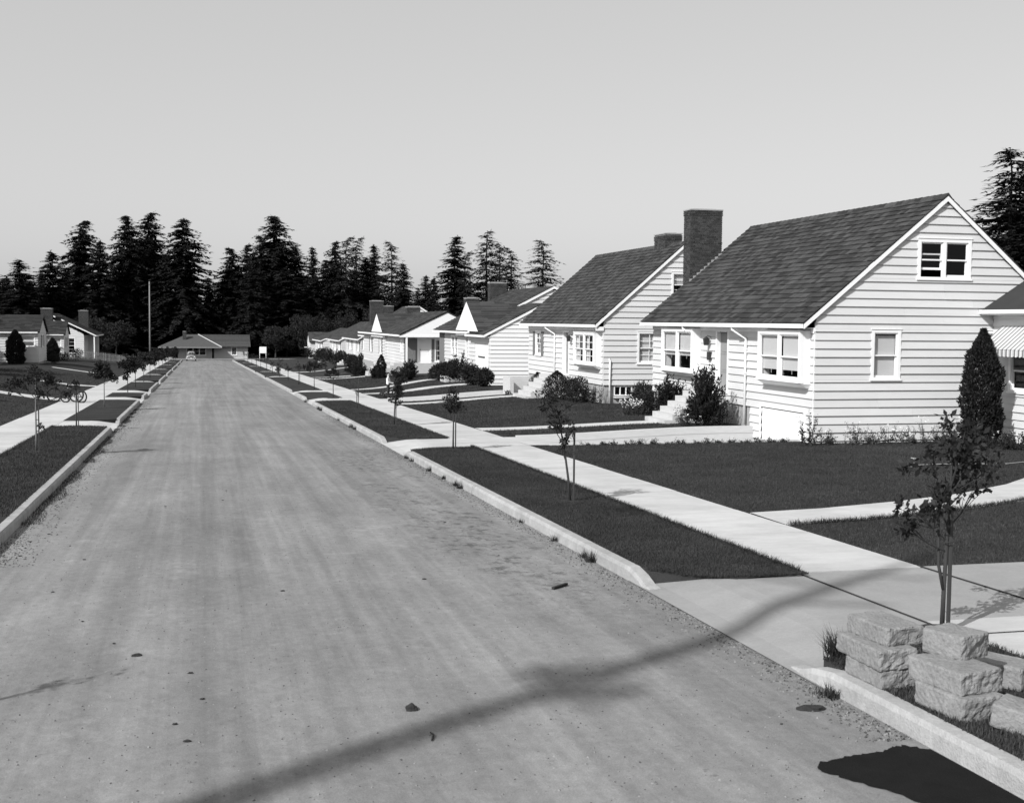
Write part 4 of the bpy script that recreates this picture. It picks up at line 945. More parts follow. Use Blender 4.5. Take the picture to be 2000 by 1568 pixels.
LBL = {4: 'tall fir with thin bent top, above the left-hand houses', 7: 'left one of the twin tall firs right of the left houses', 9: 'tallest drooping-tipped fir of the left clump', 11: 'tall fir with broken double tip beside the sky gap over the bungalow',
       14: 'fir just right of the sky gap over the bungalow', 18: 'broadest tall fir, standing right behind the bungalow', 21: 'slim pointed fir right of the broadest tall fir', 28: 'thin fir with hooked tip over the far right cottages', 29: 'short fir beside the hooked-tip fir over the far right cottages', 31: 'shorter of the paired small firs above the porch house',
       33: 'dense pointed fir behind the cottage with two chimneys', 35: 'tallest open-branched fir behind the cottage with two chimneys', 37: 'flat-topped open fir right of the tallest open-branched one', 39: 'lone open-branched fir nearest the second white house', 41: 'taller fir at the extreme right behind the nearest house', 42: 'shorter fir right behind the nearest roof slope', 40: 'dark fir behind the ridge of the nearest house, at right edge'}
for i, (x, y, h, hw, k) in enumerate(FOREST):
    if i in LBL: conifer(x, y, h, hw, k, i, LBL[i], 'firs behind the houses')
    else:
        lab = 'dark fir in the clump behind the left houses and bungalow' if x < 5 else ('dark fir in the wood behind the right-hand cottages' if y > 100 else 'dark fir partly hidden behind the nearest house')
        conifer(x, y, h, hw, k, i, lab, 'firs in the clump behind the left houses' if x < 5 else ('firs in the wood behind the right cottages' if y > 100 else 'firs behind the nearest house'))
# second rank fills the wood with darkness and bare trunks
rr = np.random.default_rng(5); k = 0
for i in range(46):
    x = -44+i*2.05+rr.uniform(-.9, .9); y = rr.uniform(300, 335); h = rr.uniform(14.5, 20.5) if not -2 < x < 5 else rr.uniform(9, 12)
    if x > 36: h *= .85
    conifer(x*1.08, y, h, rr.uniform(3.6, 5.0), int(rr.integers(0, 2)), i+3, 'dim fir deep in the wood behind the bungalow', 'firs deep in the wood')
for i in range(16):
    x = -38+i*5.1+rr.uniform(-1.5, 1.5)
    if -9 < x < 11: continue
    conifer(x, rr.uniform(262, 275), rr.uniform(6, 11), rr.uniform(2.2, 3.2), 1, i, 'young fir at the foot of the tall wood', 'young firs below the wood')

for i, (x, y, h, hw) in enumerate([(-30, 117, 15, 4.2), (-33, 124, 17, 4.4), (-31, 139, 15, 4.2), (-29, 145, 13, 3.6), (-26, 84, 12, 3.5), (-24, 96, 11, 3.4)]):
    conifer(x, y, h, hw, i % 2, i+1, 'fir standing beyond the left edge of the view, shading the left lawns', 'firs beyond the left edge')

# ------------------------------------------------------------------ leafy trees and shrubs
def leaf_cloud(name, centres, radii, n, size, mt, r, up=.15, squash=1.0, shell=.55):
    C = np.array(centres); Rr = np.array(radii); wts = Rr**2; idx = r.choice(len(C), n, p=wts/wts.sum())
    d = unit(r.normal(size=(n, 3))); rad = Rr[idx]*(shell+(1-shell)*r.random(n))**.6
    off = d*rad[:, None]; off[:, 2] *= squash; P = C[idx]+off
    D = unit(d*.7+r.normal(size=(n, 3))*.8+np.array([0, 0, up])); S = unit(np.cross(D, r.normal(size=(n, 3))))
    sz = size*r.uniform(.6, 1.35, n); return quads_mesh(name, leaf_quads(P, D, S, sz, sz*.55), mt)
def young_tree(label, x, y, h, crown, lean=(0, 0), stake=1.3, seed=1, n=520, thin=False, group=None, pale=False, leaf=.075, forked=False, mound=True, crown_r=.42):
    """crown: list of (dx, dy, z fraction, radius)"""
    r = np.random.default_rng(seed); z0 = B(y)+.03
    t = thing('street_tree', label, 'tree', (x, y, z0), group)
    top = Vector((lean[0], lean[1], h)); tr = MB(); pts = [Vector((lean[0]*s_**1.4, lean[1]*s_**1.4, h*s_)) for s_ in (0, .2, .4, .6, .8, 1)]
    tr.tube([tuple(p) for p in pts], [.026, .023, .02, .016, .011, .005], 7)
    if forked: tr.tube([(0, 0, h*.22), (-.05, .02, h*.35), (-.06, .03, h*.62), (lean[0]*.5-.1, lean[1]*.5, h*.8)], [.018, .016, .012, .006], 6)
    trunk = tr.build('trunk', BARKL if pale else BARK, t, smooth=True)
    cs = []; rs = []; bm = MB()
    for (dx, dy, zf, rad) in crown:
        c = Vector((dx, dy, zf*h)); b = Vector((lean[0]*(zf*.75)**1.4, lean[1]*(zf*.75)**1.4, h*zf*.75)); mid = (b+c)/2+Vector((0, 0, -.03))
        bm.tube([b, mid, c, c+(c-b)*.25], [.010, .008, .005, .002], 5, False)
        for k in range(7):
            q = c+Vector(r.normal(size=3)*rad*.55); cs.append(tuple(q)); rs.append(rad*r.uniform(.22, .5))
            bm.tube([mid, (mid+q)/2+Vector((0, 0, .02)), q], [.005, .004, .002], 4, False)
    bm.build('branch', BARK, t)['kind'] = 'stuff'
    if n: link('crown', leaf_cloud('crown', cs, rs, n, leaf, LEAF, r, up=-.1, shell=.1), t)
    if stake:
        sx_ = .055; MB().hexa([(sx_, -.02, -.1), (sx_+.03, -.015, -.1), (sx_+.03, .015, -.1), (sx_, .015, -.1), (sx_+.0, -.015, stake), (sx_+.03, -.015, stake), (sx_+.03, .015, stake+.01), (sx_, .015, stake+.01)]).build('stake', WOOD, t)
        MB().ring((sx_*.6, 0, stake*.72), (0, 0, 1), .05, .007, 12, 4).build('tie', DARK, t)
    if mound: MB().ball((0, 0, -.03), .28, 12, 6, (1.2, 1.2, .22)).build('soil_ring', SOIL, t, smooth=True)
# right side
young_tree('forked young tree tied to stake beside the stacked stones', 7.38, 11.1, 1.95, [(.05, .1, .82, .26), (.30, .0, .94, .26), (-.32, -.05, .64, .22), (.1, -.1, 1.0, .25), (.40, .1, .72, .13), (-.15, 0, .74, .20), (-.48, -.1, .56, .12), (.45, 0, .88, .2)], lean=(.10, .05), stake=1.28, seed=3, n=1000, leaf=.08, forked=True)
young_tree('leaning young tree with stake in the nearest planting strip', 6.66, 21.93, 1.98, [(-.30, 0, .90, .19), (-.45, .05, 1.0, .17), (-.18, .05, .76, .18), (-.10, -.02, .62, .14), (-.36, 0, .74, .10), (-.16, 0, .50, .07)], lean=(-.32, .05), stake=1.30, seed=4, n=620, leaf=.07)
young_tree('slim young tree at the near side of the first sunken drive', 6.79, 33.57, 1.75, [(.02, 0, .78, .24), (.0, 0, .92, .16), (-.16, 0, .66, .16), (.2, 0, .70, .14)], lean=(.02, 0), stake=1.45, seed=5, n=760, leaf=.07)
young_tree('bushy young tree beside the child on the pavement', 6.75, 44.1, 2.0, [(.12, 0, .84, .30), (.10, 0, .62, .26), (.2, 0, .96, .2), (.34, 0, .88, .16), (.05, 0, .48, .14), (.18, 0, .40, .10)], lean=(.12, 0), stake=1.15, seed=6, n=1500, leaf=.08)
young_tree('bare stake with wispy sapling between bushy tree and wheeled path', 6.8, 55.4, .95, [(.06, 0, .8, .10), (-.05, 0, .9, .08)], stake=1.42, seed=7, n=46, leaf=.05)
young_tree('young tree with small dark top beyond the bare stake', 6.95, 67.0, 1.62, [(0, 0, .95, .22), (-.3, 0, .82, .14), (.15, 0, .80, .12)], stake=0, seed=8, n=800, leaf=.08)
young_tree('flat-crowned young tree by the second narrow crossing', 7.0, 79.0, 1.75, [(-.25, 0, .88, .28), (.3, 0, .88, .26), (0, 0, .95, .25), (-.6, 0, .84, .16), (.6, 0, .86, .14)], stake=0, seed=9, n=1400, leaf=.09)
for i, (y, h) in enumerate([(89, 1.7), (100, 1.2), (111, 1.5), (122, 1.2), (133.5, 1.6), (146, 1.5), (158, 1.6), (171, 1.5), (186, 1.6), (202, 1.7)]):
    young_tree(ORD[i]+' thin young tree on the right strip past the flat-crowned one', 6.8, y, h, [(0, 0, .86, .24), (.12, 0, .7, .14), (-.14, 0, .72, .14)], stake=0 if i % 2 else 1.0, seed=20+i, n=220, leaf=.08, group='far young trees on the right', mound=False)
# left side
young_tree('spreading young tree with stake nearest on the left side', -4.25, 35.0, 2.2, [(-.35, 0, .86, .26), (.45, 0, .84, .28), (.05, 0, .95, .25), (.1, 0, .72, .20), (.85, .1, .74, .16), (-.7, 0, .80, .16), (.15, 0, .32, .08)], lean=(0, 0), stake=1.2, seed=40, n=1500, leaf=.075, pale=True)
young_tree('stake with small dark topped sapling in front of the bicycles', -4.18, 45.3, 1.68, [(0, 0, .93, .10), (.03, 0, .85, .08)], stake=1.2, seed=41, n=260, leaf=.06)
young_tree('round-headed young tree behind the bicycles on the left strip', -4.2, 58.6, 2.05, [(.1, 0, .72, .36), (-.3, 0, .78, .32), (.4, 0, .68, .30), (0, 0, .9, .3)], stake=0, seed=42, n=2000, leaf=.10, pale=True)
for i, y in enumerate([76.4, 85, 97, 108.6, 120, 131, 143, 155, 168, 182, 196, 210]):
    young_tree(ORD[i]+' leafy young tree in the receding left row, counted from the round-headed one', -4.15+.02*i, y, 2.1, [(.0, 0, .74, .4), (-.3, 0, .82, .34), (.35, 0, .76, .34), (0, 0, .93, .3)], stake=0, seed=50+i, n=1700, leaf=.12, group='receding row of left street trees', mound=False)
young_tree('thin young tree left of the view whose shadow crosses the road', -4.3, 9.35, 3.0, [(0, 0, .9, .2), (.1, 0, .8, .12)], stake=0, seed=77, n=60)

def shrub(name, label, x, y, rx, ry, h, style, seed, n=1200, size=.07, z=None, group=None, mt=None, flowers=0):
    r = np.random.default_rng(seed); z0 = (G(x, y) if z is None else z)-.03
    t = thing(name, label, 'shrub' if style != 'column' else 'cypress', (x, y, z0), group); mt = mt or SHRUB
    q_ = .007 if style in ('loose', 'yucca') else min(.04, h*.03); MB().tube([(0, 0, 0), (.02, .01, h*.4), (0, 0, h*.7)], [q_, q_*.75, q_*.3], 6).build('stem', BARK, t)
    if style == 'round':
        me = leaf_cloud('foliage', [(0, 0, h*.5)]+[(r.uniform(-.5, .5)*rx, r.uniform(-.5, .5)*ry, h*r.uniform(.3, .7)) for _ in range(5)], [min(rx, h*.5)]+[rx*.55]*5, n, size, mt, r, squash=h*.5/min(rx, h*.5) if rx < h*.5 else 1)
    elif style == 'column':
        tt = r.random(n); az = r.uniform(0, 6.28, n); prof = np.where(tt < .12, .75+tt*2, np.where(tt < .55, 1.0, np.maximum(.05, 1-((tt-.55)/.45)**1.7)))
        lump = 1+.13*np.sin(az*3+tt*16)+.08*np.sin(az*5-tt*31); rad = prof*lump*(.30+.70*r.random(n)**.4)
        P = np.stack([np.cos(az)*rad*rx, np.sin(az)*rad*ry, tt*h], 1); D = unit(np.stack([np.cos(az)*.5, np.sin(az)*.5, np.full(n, 1.0)], 1)+r.normal(size=(n, 3))*.45)
        S = unit(np.cross(D, r.normal(size=(n, 3)))); sz = size*r.uniform(.6, 1.4, n); me = quads_mesh('foliage', leaf_quads(P, D, S, sz, sz*.45), mt)
    elif style == 'juniper':           # upswept feathery sprays
        Ps = []; Ds = []; Ss = []; Ls = []
        for k in range(max(14, n//45)):
            az = r.uniform(0, 6.28); el = r.uniform(.25, 1.45); L = h*(.55+.5*math.sin(el))*r.uniform(.75, 1.1)
            d = np.array([math.cos(az)*math.cos(el)*rx/h*1.5, math.sin(az)*math.cos(el)*ry/h*1.5, math.sin(el)]); base = np.array([r.normal()*.1*rx, r.normal()*.1*ry, .05*h])
            for q in range(45):
                s_ = r.uniform(.25, 1)**.7; p = base+d*L*s_+r.normal(size=3)*.05*(1.2-s_)*2; Ps.append(p); Ds.append(d*1.0+r.normal(size=3)*.45+np.array([0, 0, .1])); Ls.append(size*r.uniform(.7, 1.5)*(1.2-.5*s_))
        Ps = np.array(Ps); Ds = unit(np.array(Ds)); Ss = unit(np.cross(Ds, r.normal(size=Ps.shape))); Ls = np.array(Ls); me = quads_mesh('foliage', leaf_quads(Ps, Ds, Ss, Ls, Ls*.34), mt)
    elif style == 'yucca':
        az = r.uniform(0, 6.28, n); el = r.uniform(.35, 1.5, n); D = np.stack([np.cos(az)*np.cos(el), np.sin(az)*np.cos(el), np.sin(el)], 1); S = unit(np.cross(D, np.array([0, 0, 1.0]))); L = h*r.uniform(.6, 1.05, n); P = r.normal(size=(n, 3))*.08; P[:, 2] = np.abs(P[:, 2]); me = quads_mesh('foliage', leaf_quads(P, D, S, L, L*.09), mt)
    else:                               # loose: stems and leaves
        Ps = []; Ds = []; Ls = []; sm = MB()
        for k in range(max(6, n//40)):
            b = np.array([r.uniform(-1, 1)*rx, r.uniform(-1, 1)*ry, 0]); hh = h*r.uniform(.45, 1.0); tip = b+np.array([r.normal()*.12, r.normal()*.12, hh]); sm.tube([tuple(b*.8), tuple((b+tip)/2), tuple(tip)], [.006, .005, .003], 4, False)
            for q in range(40): s_ = r.uniform(.1, 1); Ps.append(b*.8+(tip-b*.8)*s_+r.normal(size=3)*.03); Ds.append(r.normal(size=3)+np.array([0, 0, .4])); Ls.append(size*r.uniform(.6, 1.3)*(1.3-.6*s_))
        Ps = np.array(Ps); Ds = unit(np.array(Ds)); Ls = np.array(Ls); me = quads_mesh('foliage', leaf_quads(Ps, Ds, unit(np.cross(Ds, r.normal(size=Ps.shape))), Ls, Ls*.4), mt); sm.build('stalks', STEM, t)['kind'] = 'stuff'
    link('foliage', me, t)
    if flowers:
        az = r.uniform(0, 6.28, flowers); rd = np.sqrt(r.random(flowers)); fz = h*(.55+.5*r.random(flowers)); mb = []
        C = np.stack([np.cos(az)*rd*rx, np.sin(az)*rd*ry, fz], 1); D = rand_dirs(flowers*5, .4); P = np.repeat(C, 5, 0); L = np.full(len(P), .045); me = quads_mesh('blossom', leaf_quads(P, D, unit(np.cross(D, rand_dirs(len(P)))), L, L*.9), PETAL); link('blossom', me, t)
    return t
# by the nearest house
shrub('arborvitae', 'tall dark columnar arborvitae at the right edge by the gable', 22.7, 32.5, .56, .55, 3.45, 'column', 1, 20000, .09, mt=SHRUBD)
shrub('juniper', 'large feathery juniper beside the front steps of the nearest house', 16.55, 38.95, .62, .75, 1.75, 'juniper', 2, 6500, .14, mt=SHRUBD)
shrub('flower_bush', 'daisy clump below the feathery juniper, on the wall', 16.1, 38.75, .45, .3, .42, 'loose', 3, 500, .08, flowers=22)
shrub('flower_bush', 'tall thin-stemmed flowers between juniper and downspout', 17.2, 38.95, .4, .3, 1.05, 'loose', 4, 420, .07, mt=STEM, flowers=10)
shrub('flower_bush', 'stalky flowers left of the feathery juniper by the steps', 16.0, 39.75, .25, .25, .8, 'loose', 5, 300, .07, mt=STEM, flowers=3)
shrub('fir_shrub', 'dark pointed evergreen shrub behind the steps of the nearest house', 17.0, 43.3, .62, .6, 1.45, 'juniper', 6, 3600, .14, mt=SHRUBD)
shrub('shrub', 'small leafy bush on the porch wall under the bay window', 17.45, 42.75, .3, .3, .95, 'round', 7, 420, .08)
shrub('shrub', 'low dark bush between the nearest house and its neighbour', 17.0, 45.6, .8, .8, .95, 'round', 8, 1700, .09)
shrub('flower_bush', 'white flowering clump at foot of the low dark bush', 16.1, 45.2, .5, .6, .62, 'loose', 9, 800, .07, flowers=75)
shrub('yucca', 'spiky yucca between the two tall houses', 18.75, 51.2, .5, .5, 1.15, 'yucca', 10, 160, .1)
shrub('shrub', 'loose dark bush below the spiky yucca', 18.2, 48.6, .9, .8, 1.05, 'round', 11, 1500, .09)
shrub('shrub', 'small sparse bush at the corner of the wide gable', 17.5, 33.35, .25, .22, 1.15, 'loose', 12, 420, .09)
mixed = [(18.1, .25, .45), (18.75, .3, .55), (19.2, .25, .72), (19.7, .25, .5), (20.1, .3, .75), (20.55, .25, .6), (20.9, .3, .42), (21.3, .3, .8), (21.75, .25, .55), (22.2, .3, .85), (22.55, .25, .7)]
for i, (x, rw, h) in enumerate(mixed):
    shrub('flower_bush', ORD[i]+' small wild flower clump from the left along the foot of the wide gable', x, 33.4+random.uniform(-.25, .1), rw, .2, h, 'loose', 100+i, 260 if i % 3 else 420, .07, mt=STEM if i % 2 else SHRUB, flowers=6 if i % 2 else 2, group='flower clumps below the gable')
for i, (x, y) in enumerate([(22.2, 31.4), (22.9, 31.2), (23.6, 31.0), (24.2, 31.6), (22.6, 30.6), (23.3, 30.4)]):
    shrub('flower_bush', 'pale-spotted low plant around the foot of the columnar arborvitae', x, y, .4, .4, .55, 'loose', 130+i, 420, .10, flowers=4, group='low plants round the arborvitae')
for i in range(16):
    x = 11.0+i*.42+random.uniform(-.1, .1); shrub('weed', 'small weed along the low wall top of the big lawn', x, 34.62, .1, .06, random.uniform(.08, .26), 'loose', 200+i, 60, .05, group='weeds along the low wall')
# by the second house
shrub('boxwood', 'clipped egg-shaped evergreen right of the second house steps', 16.55, 56.9, .62, .6, 1.35, 'column', 20, 3600, .08, mt=SHRUBD)
shrub('shrub', 'dark leafy bush right of the clipped egg-shaped evergreen', 16.7, 55.4, .7, .7, 1.15, 'round', 21, 1800, .09, flowers=4)
shrub('shrub', 'spreading bush under the bay window of the second house', 16.75, 54.2, .75, .65, 1.2, 'round', 22, 1900, .09)
shrub('shrub', 'thin creeper plant at the corner of the second house', 17.2, 52.9, .4, .35, .95, 'loose', 23, 600, .08, flowers=5)
shrub('boxwood', 'small clipped evergreen left of the second house steps', 16.9, 61.6, .45, .45, 1.15, 'column', 24, 1400, .08, mt=SHRUBD)
shrub('shrub', 'tiny bush at the bottom of the second house steps', 15.4, 61.9, .2, .2, .28, 'round', 25, 220, .07)
# third and fourth houses
shrub('shrub', 'round bush with pale stems against the garage side wall', 16.35, 71.6, .62, .55, 1.15, 'round', 30, 3000, .11)
for i, (x, y, rx, h, st, lab) in enumerate([(16.1, 73.9, .8, 1.25, 'round', 'rounded bush beside the third house garage door'), (16.0, 77.3, .9, 1.75, 'juniper', 'tall feathery shrub before the third house door'), (15.9, 79.2, .9, 1.3, 'juniper', 'middle shrub of the row before the third house window'), (15.9, 81.3, .9, 1.15, 'round', 'broad low bush before the third house brick panel'), (15.9, 83.6, .8, 1.05, 'round', 'farther broad bush before the third house'),
        (13.9, 85.6, .5, .85, 'round', 'clipped ball bush near the porch steps'), (14.6, 88.2, .6, 1.2, 'juniper', 'feathery bush right of the clipped ball bush'), (13.2, 92.6, .35, 1.75, 'column', 'narrow upright evergreen beside the porch steps'), (13.0, 93.4, .5, .9, 'juniper', 'low shrub at the foot of the narrow upright evergreen'),
        (13.0, 108.0, .75, 1.4, 'juniper', 'dark shrub under the street-facing gable wing'), (12.6, 101.5, .6, 1.3, 'juniper', 'feathery shrub right of the concrete steps wall'), (15.8, 124.5, .9, 1.3, 'juniper', 'dark shrub before the steep-roofed cottage'), (15.6, 131.0, .9, 1.2, 'round', 'rounded shrub by the steep-roofed cottage steps'), (15.6, 142.0, 1.1, 1.5, 'round', 'large shrub before the sixth cottage'), (15.5, 150.0, 1.2, 1.7, 'juniper', 'tall shrub at the far corner of the sixth cottage'), (15.6, 163.0, 1.3, 1.9, 'round', 'dark shrub mass before the low cottage'), (15.8, 170.0, 1.1, 1.6, 'juniper', 'pointed shrub before the low cottage'), (16.6, 198.0, 1.0, 1.9, 'juniper', 'pointed shrub beside the white outbuilding')]):
    shrub('shrub', lab, x, y, rx, rx, h, st, 300+i, 3000, .15 if st != 'column' else .10, mt=SHRUBD if st != 'round' else SHRUB)
# left side
for i, (x, y, rx, h, lab) in enumerate([(-15.9, 146.3, .62, 2.5, 'pointed dark cypress against the second left house'), (-17.2, 127.2, .8, 3.2, 'dark cypress at the left edge of the view')]):
    shrub('cypress', lab, x, y, rx, rx, h, 'column', 400+i, 9000, .17, mt=SHRUBD)
for i, (x, y, rx, h, lab) in enumerate([(-14.3, 134, .7, .9, 'low bush below the first left gable'), (-15.2, 150.8, .7, 1.1, 'low bush at the corner of the second left house'), (-14.6, 158.2, .8, 1.5, 'rounded bush by the left end of the picket fence'), (-13.2, 188, .9, 1.6, 'dark bush behind the picket fence'), (-10.5, 62.6, .9, .8, 'low spreading bush at the left edge by the bicycles')]):
    shrub('shrub', lab, x, y, rx, rx, h, 'round', 420+i, 900, .12)
# broadleaf trees at the foot of the wood
for i, (x, y, h, w_, lab) in enumerate([(19.5, 236, 8.5, 3.6, 'greyish broadleaf tree right of the white notice board'), (24.5, 240, 7.5, 3.4, 'broadleaf tree behind the far white outbuilding'), (14.3, 246, 6.5, 2.8, 'small broadleaf tree beside the bungalow'), (-13.5, 215, 5.5, 2.6, 'dark broadleaf tree behind the picket fence'), (-17, 205, 6.0, 2.8, 'dark broadleaf tree beside the left chimney house'), (29, 232, 9, 4, 'broadleaf tree above the farthest right cottages')]):
    r = np.random.default_rng(500+i); t = thing('broadleaf_tree', lab, 'tree', (x, y, G(x, y)))
    tk = MB(); tk.tube([(0, 0, 0), (.1, 0, h*.3), (0, .1, h*.6), (0, 0, h*.85)], [.18, .13, .08, .03], 7)
    cs = [(r.normal()*w_*.45, r.normal()*w_*.45, h*r.uniform(.35, .92)) for _ in range(26)]
    for c in cs[:14]: tk.tube([(0, 0, h*.3), (c[0]*.5, c[1]*.5, (h*.3+c[2])/2), c], [.06, .04, .015], 4, False)
    tk.build('trunk', BARK, t); link('crown', leaf_cloud('crown', cs, [w_*r.uniform(.2, .38) for _ in cs], 4200, .30, SHRUB, r, shell=.3), t)

# ------------------------------------------------------------------ grass
def blades(P, h, lean, wd):
    n = len(P); az = rng.uniform(0, 6.28, n); d = np.stack([np.cos(az), np.sin(az), np.zeros(n)], 1); s_ = np.stack([-np.sin(az), np.cos(az), np.zeros(n)], 1)
    hh = h*rng.uniform(.5, 1.3, n); tip = P+d*(lean*hh*rng.uniform(0, 1.5, n))[:, None]; tip[:, 2] += hh
    return np.stack([P-s_*wd/2, P+s_*wd/2, tip], 1)
def grass(label, x0, x1, y0, y1, n, h=.045, wd=.010, zf=None, pw=1.0, mask=None, lift=0.0):
    x = rng.uniform(x0, x1, n); y = y0+(y1-y0)*rng.random(n)**pw
    if mask is not None: k = mask(x, y); x, y = x[k], y[k]
    z = np.array([(zf or G)(a, b) for a, b in zip(x, y)])+lift
    o = link('grass', quads_mesh('grass', blades(np.stack([x, y, z], 1), h, .6, wd), BLADE), kind='stuff', label=label, cat='grass')
SZ = lambda x, y: B(y)+.035
def m_strip(y0, y1, xk=KR+.16, sg=1):
    def f(x, y):
        u = np.abs(x-xk)/(.85*1.25); c = .64*(1-np.sqrt(np.clip(1-(1-np.clip(u, 0, 1))**2, 0, 1)))
        c = .64*(1-np.sin(np.clip(u, 0, 1)*math.pi/2)); return (y > y0+c) & (y < y1-c)
    return f
grass('short grass in the strip under the stacked stones', KR+.14, 7.5, 6.5, 10.95, 26000, .045, .009, SZ, mask=m_strip(5, 10.95))
grass('mown grass of the nearest long planting strip', KR+.15, 7.52, 14.25, 34.3, 170000, .034, .008, SZ, 1.4, m_strip(14.25, 34.3))
grass('mown grass of the planting strip beyond the first drive', KR+.15, 7.52, 37.7, 63.6, 36000, .045, .016, SZ, 1.3, m_strip(37.7, 63.6))
grass('mown grass of the left planting strip', -5.0, KL-.15, 22, 45.7, 44000, .045, .013, SZ, 1.2, m_strip(8, 45.7, KL-.16, -1))
pathmask = lambda x, y: (np.abs(y-(19.15+.30*np.clip(x-9.31, 0, 9)**1.22*.62)) > .62)
def lawn_mask(x, y):
    py = np.interp(x, [9.31, 11, 13, 15, 17, 19, 22], [19.15, 19.45, 20.1, 21.0, 22.3, 24, 25.5]); hw = np.interp(x, [9.3, 17, 22], [.66, .74, .80]); return np.abs(y-py) > hw
grass('mown front lawn of the nearest house', 9.30, 23.5, 14.55, 34.65, 280000, .034, .011, None, 1.0, lawn_mask)
grass('lawn between the first drive and the second house', 9.30, 17.6, 38.2, 62.4, 90000, .05, .018, None, 1.1, lambda x, y: (np.abs(y-np.interp(x, [9.31, 12, 15.7], [41.65, 41.5, 41.25])) > .53) & (np.abs(y-np.interp(x, [9.31, 12, 14, 15.8], [59.9, 60.3, 60.7, 60.9])) > .52))
grass('lawns before the far right cottages', 9.30, 16, 66.2, 110, 50000, .05, .03, None, 1.3, lambda x, y: (np.abs(y-np.interp(x, [9.31, 12, 14, 16.6], [72.4, 73.2, 74.6, 75.1])) > .7) & (np.abs(y-np.interp(x, [9.31, 12, 14.2, 15.6], [78.9, 80.2, 82.4, 83.4])) > .6))
grass('lawns on the left side', -16, -6.8, 30, 110, 60000, .05, .03, None, 1.2, lambda x, y: (np.abs(y-np.interp(-x, [6.8, 9, 12.5, 16], [67.3, 69.5, 71, 72])) > .7) & (np.abs(y-np.interp(-x, [6.8, 10, 15], [88, 89.5, 90])) > .7))
# ragged longer blades along pavement and kerb edges
def edge_grass(label, pts, n, h, wd, spread=.02, zf=None):
    P = np.array(pts, float); seg = np.linalg.norm(np.diff(P, axis=0), axis=1); cs = np.concatenate([[0], np.cumsum(seg)]); s_ = rng.uniform(0, cs[-1], n)
    x = np.interp(s_, cs, P[:, 0])+rng.normal(size=n)*spread; y = np.interp(s_, cs, P[:, 1])+rng.normal(size=n)*spread
    z = np.array([(zf or G)(a, b) for a, b in zip(x, y)])
    link('grass', quads_mesh('grass', blades(np.stack([x, y, z], 1), h, 1.1, wd), BLADE), kind='stuff', label=label, cat='grass')
edge_grass('ragged grass edge along the right pavement', [(7.47, 14.4), (7.47, 34.3)], 9000, .075, .010, .018, SZ)
edge_grass('ragged grass edge of the front lawn path', [(9.4, 18.5), (11, 18.75), (13, 19.4), (15, 20.3), (17, 21.6)], 4500, .08, .010, .03)
edge_grass('grass edge of the left pavement', [(-4.97, 22), (-4.97, 45.5)], 4000, .07, .014, .02, SZ)
# tufts in the gutter
def tuft(label, x, y, r_, h, n, seed, group=None, z=None):
    q = np.random.default_rng(seed); P = np.stack([x+q.normal(size=n)*r_*.5, y+q.normal(size=n)*r_*.5, np.full(n, RZ(x, y) if z is None else z)], 1)
    t = thing('weed', label, 'weed', (x, y, RZ(x, y) if z is None else z), group)
    V = blades(P-np.array([x, y, RZ(x, y) if z is None else z]), h, .9, .012); link('blade', quads_mesh('blade', V, BLADE), t)
for i, (y, s_) in enumerate(sorted([(16.7, 1.0), (17.05, .6), (18.6, .6), (26.4, .7), (27.8, .65), (25.9, .9), (29.6, .8), (32.2, .7), (33.0, .7), (44.6, .8), (45.6, 1.0), (50, .6), (57.5, 1.1), (58.6, 1.0), (66, 1.0), (20.7, .4)])):
    tuft(ORD[i]+' tuft of weed in the right gutter, counted from the near drive', 5.40, y, .09*s_, .17*s_, int(90*s_), 600+i, 'gutter weeds on the right')
tuft('bushy weed at the left side of the stacked stones', 5.85, 10.42, .12, .20, 420, 640, z=B(10.4)+.03)
tuft('weed at the kerb joint below the stacked stones', 5.38, 9.75, .12, .09, 160, 641)
# dark dirt with grass against the left kerb
grass('scrubby growth in the left gutter', KL+.0, KL+.42, 20, 60, 9000, .05, .014, RZ, 1.0, lambda x, y: (np.sin(y*1.7)+np.sin(y*.53)*1.2 > -.9) & (x < KL+.12+.22*np.abs(np.sin(y*.9))))

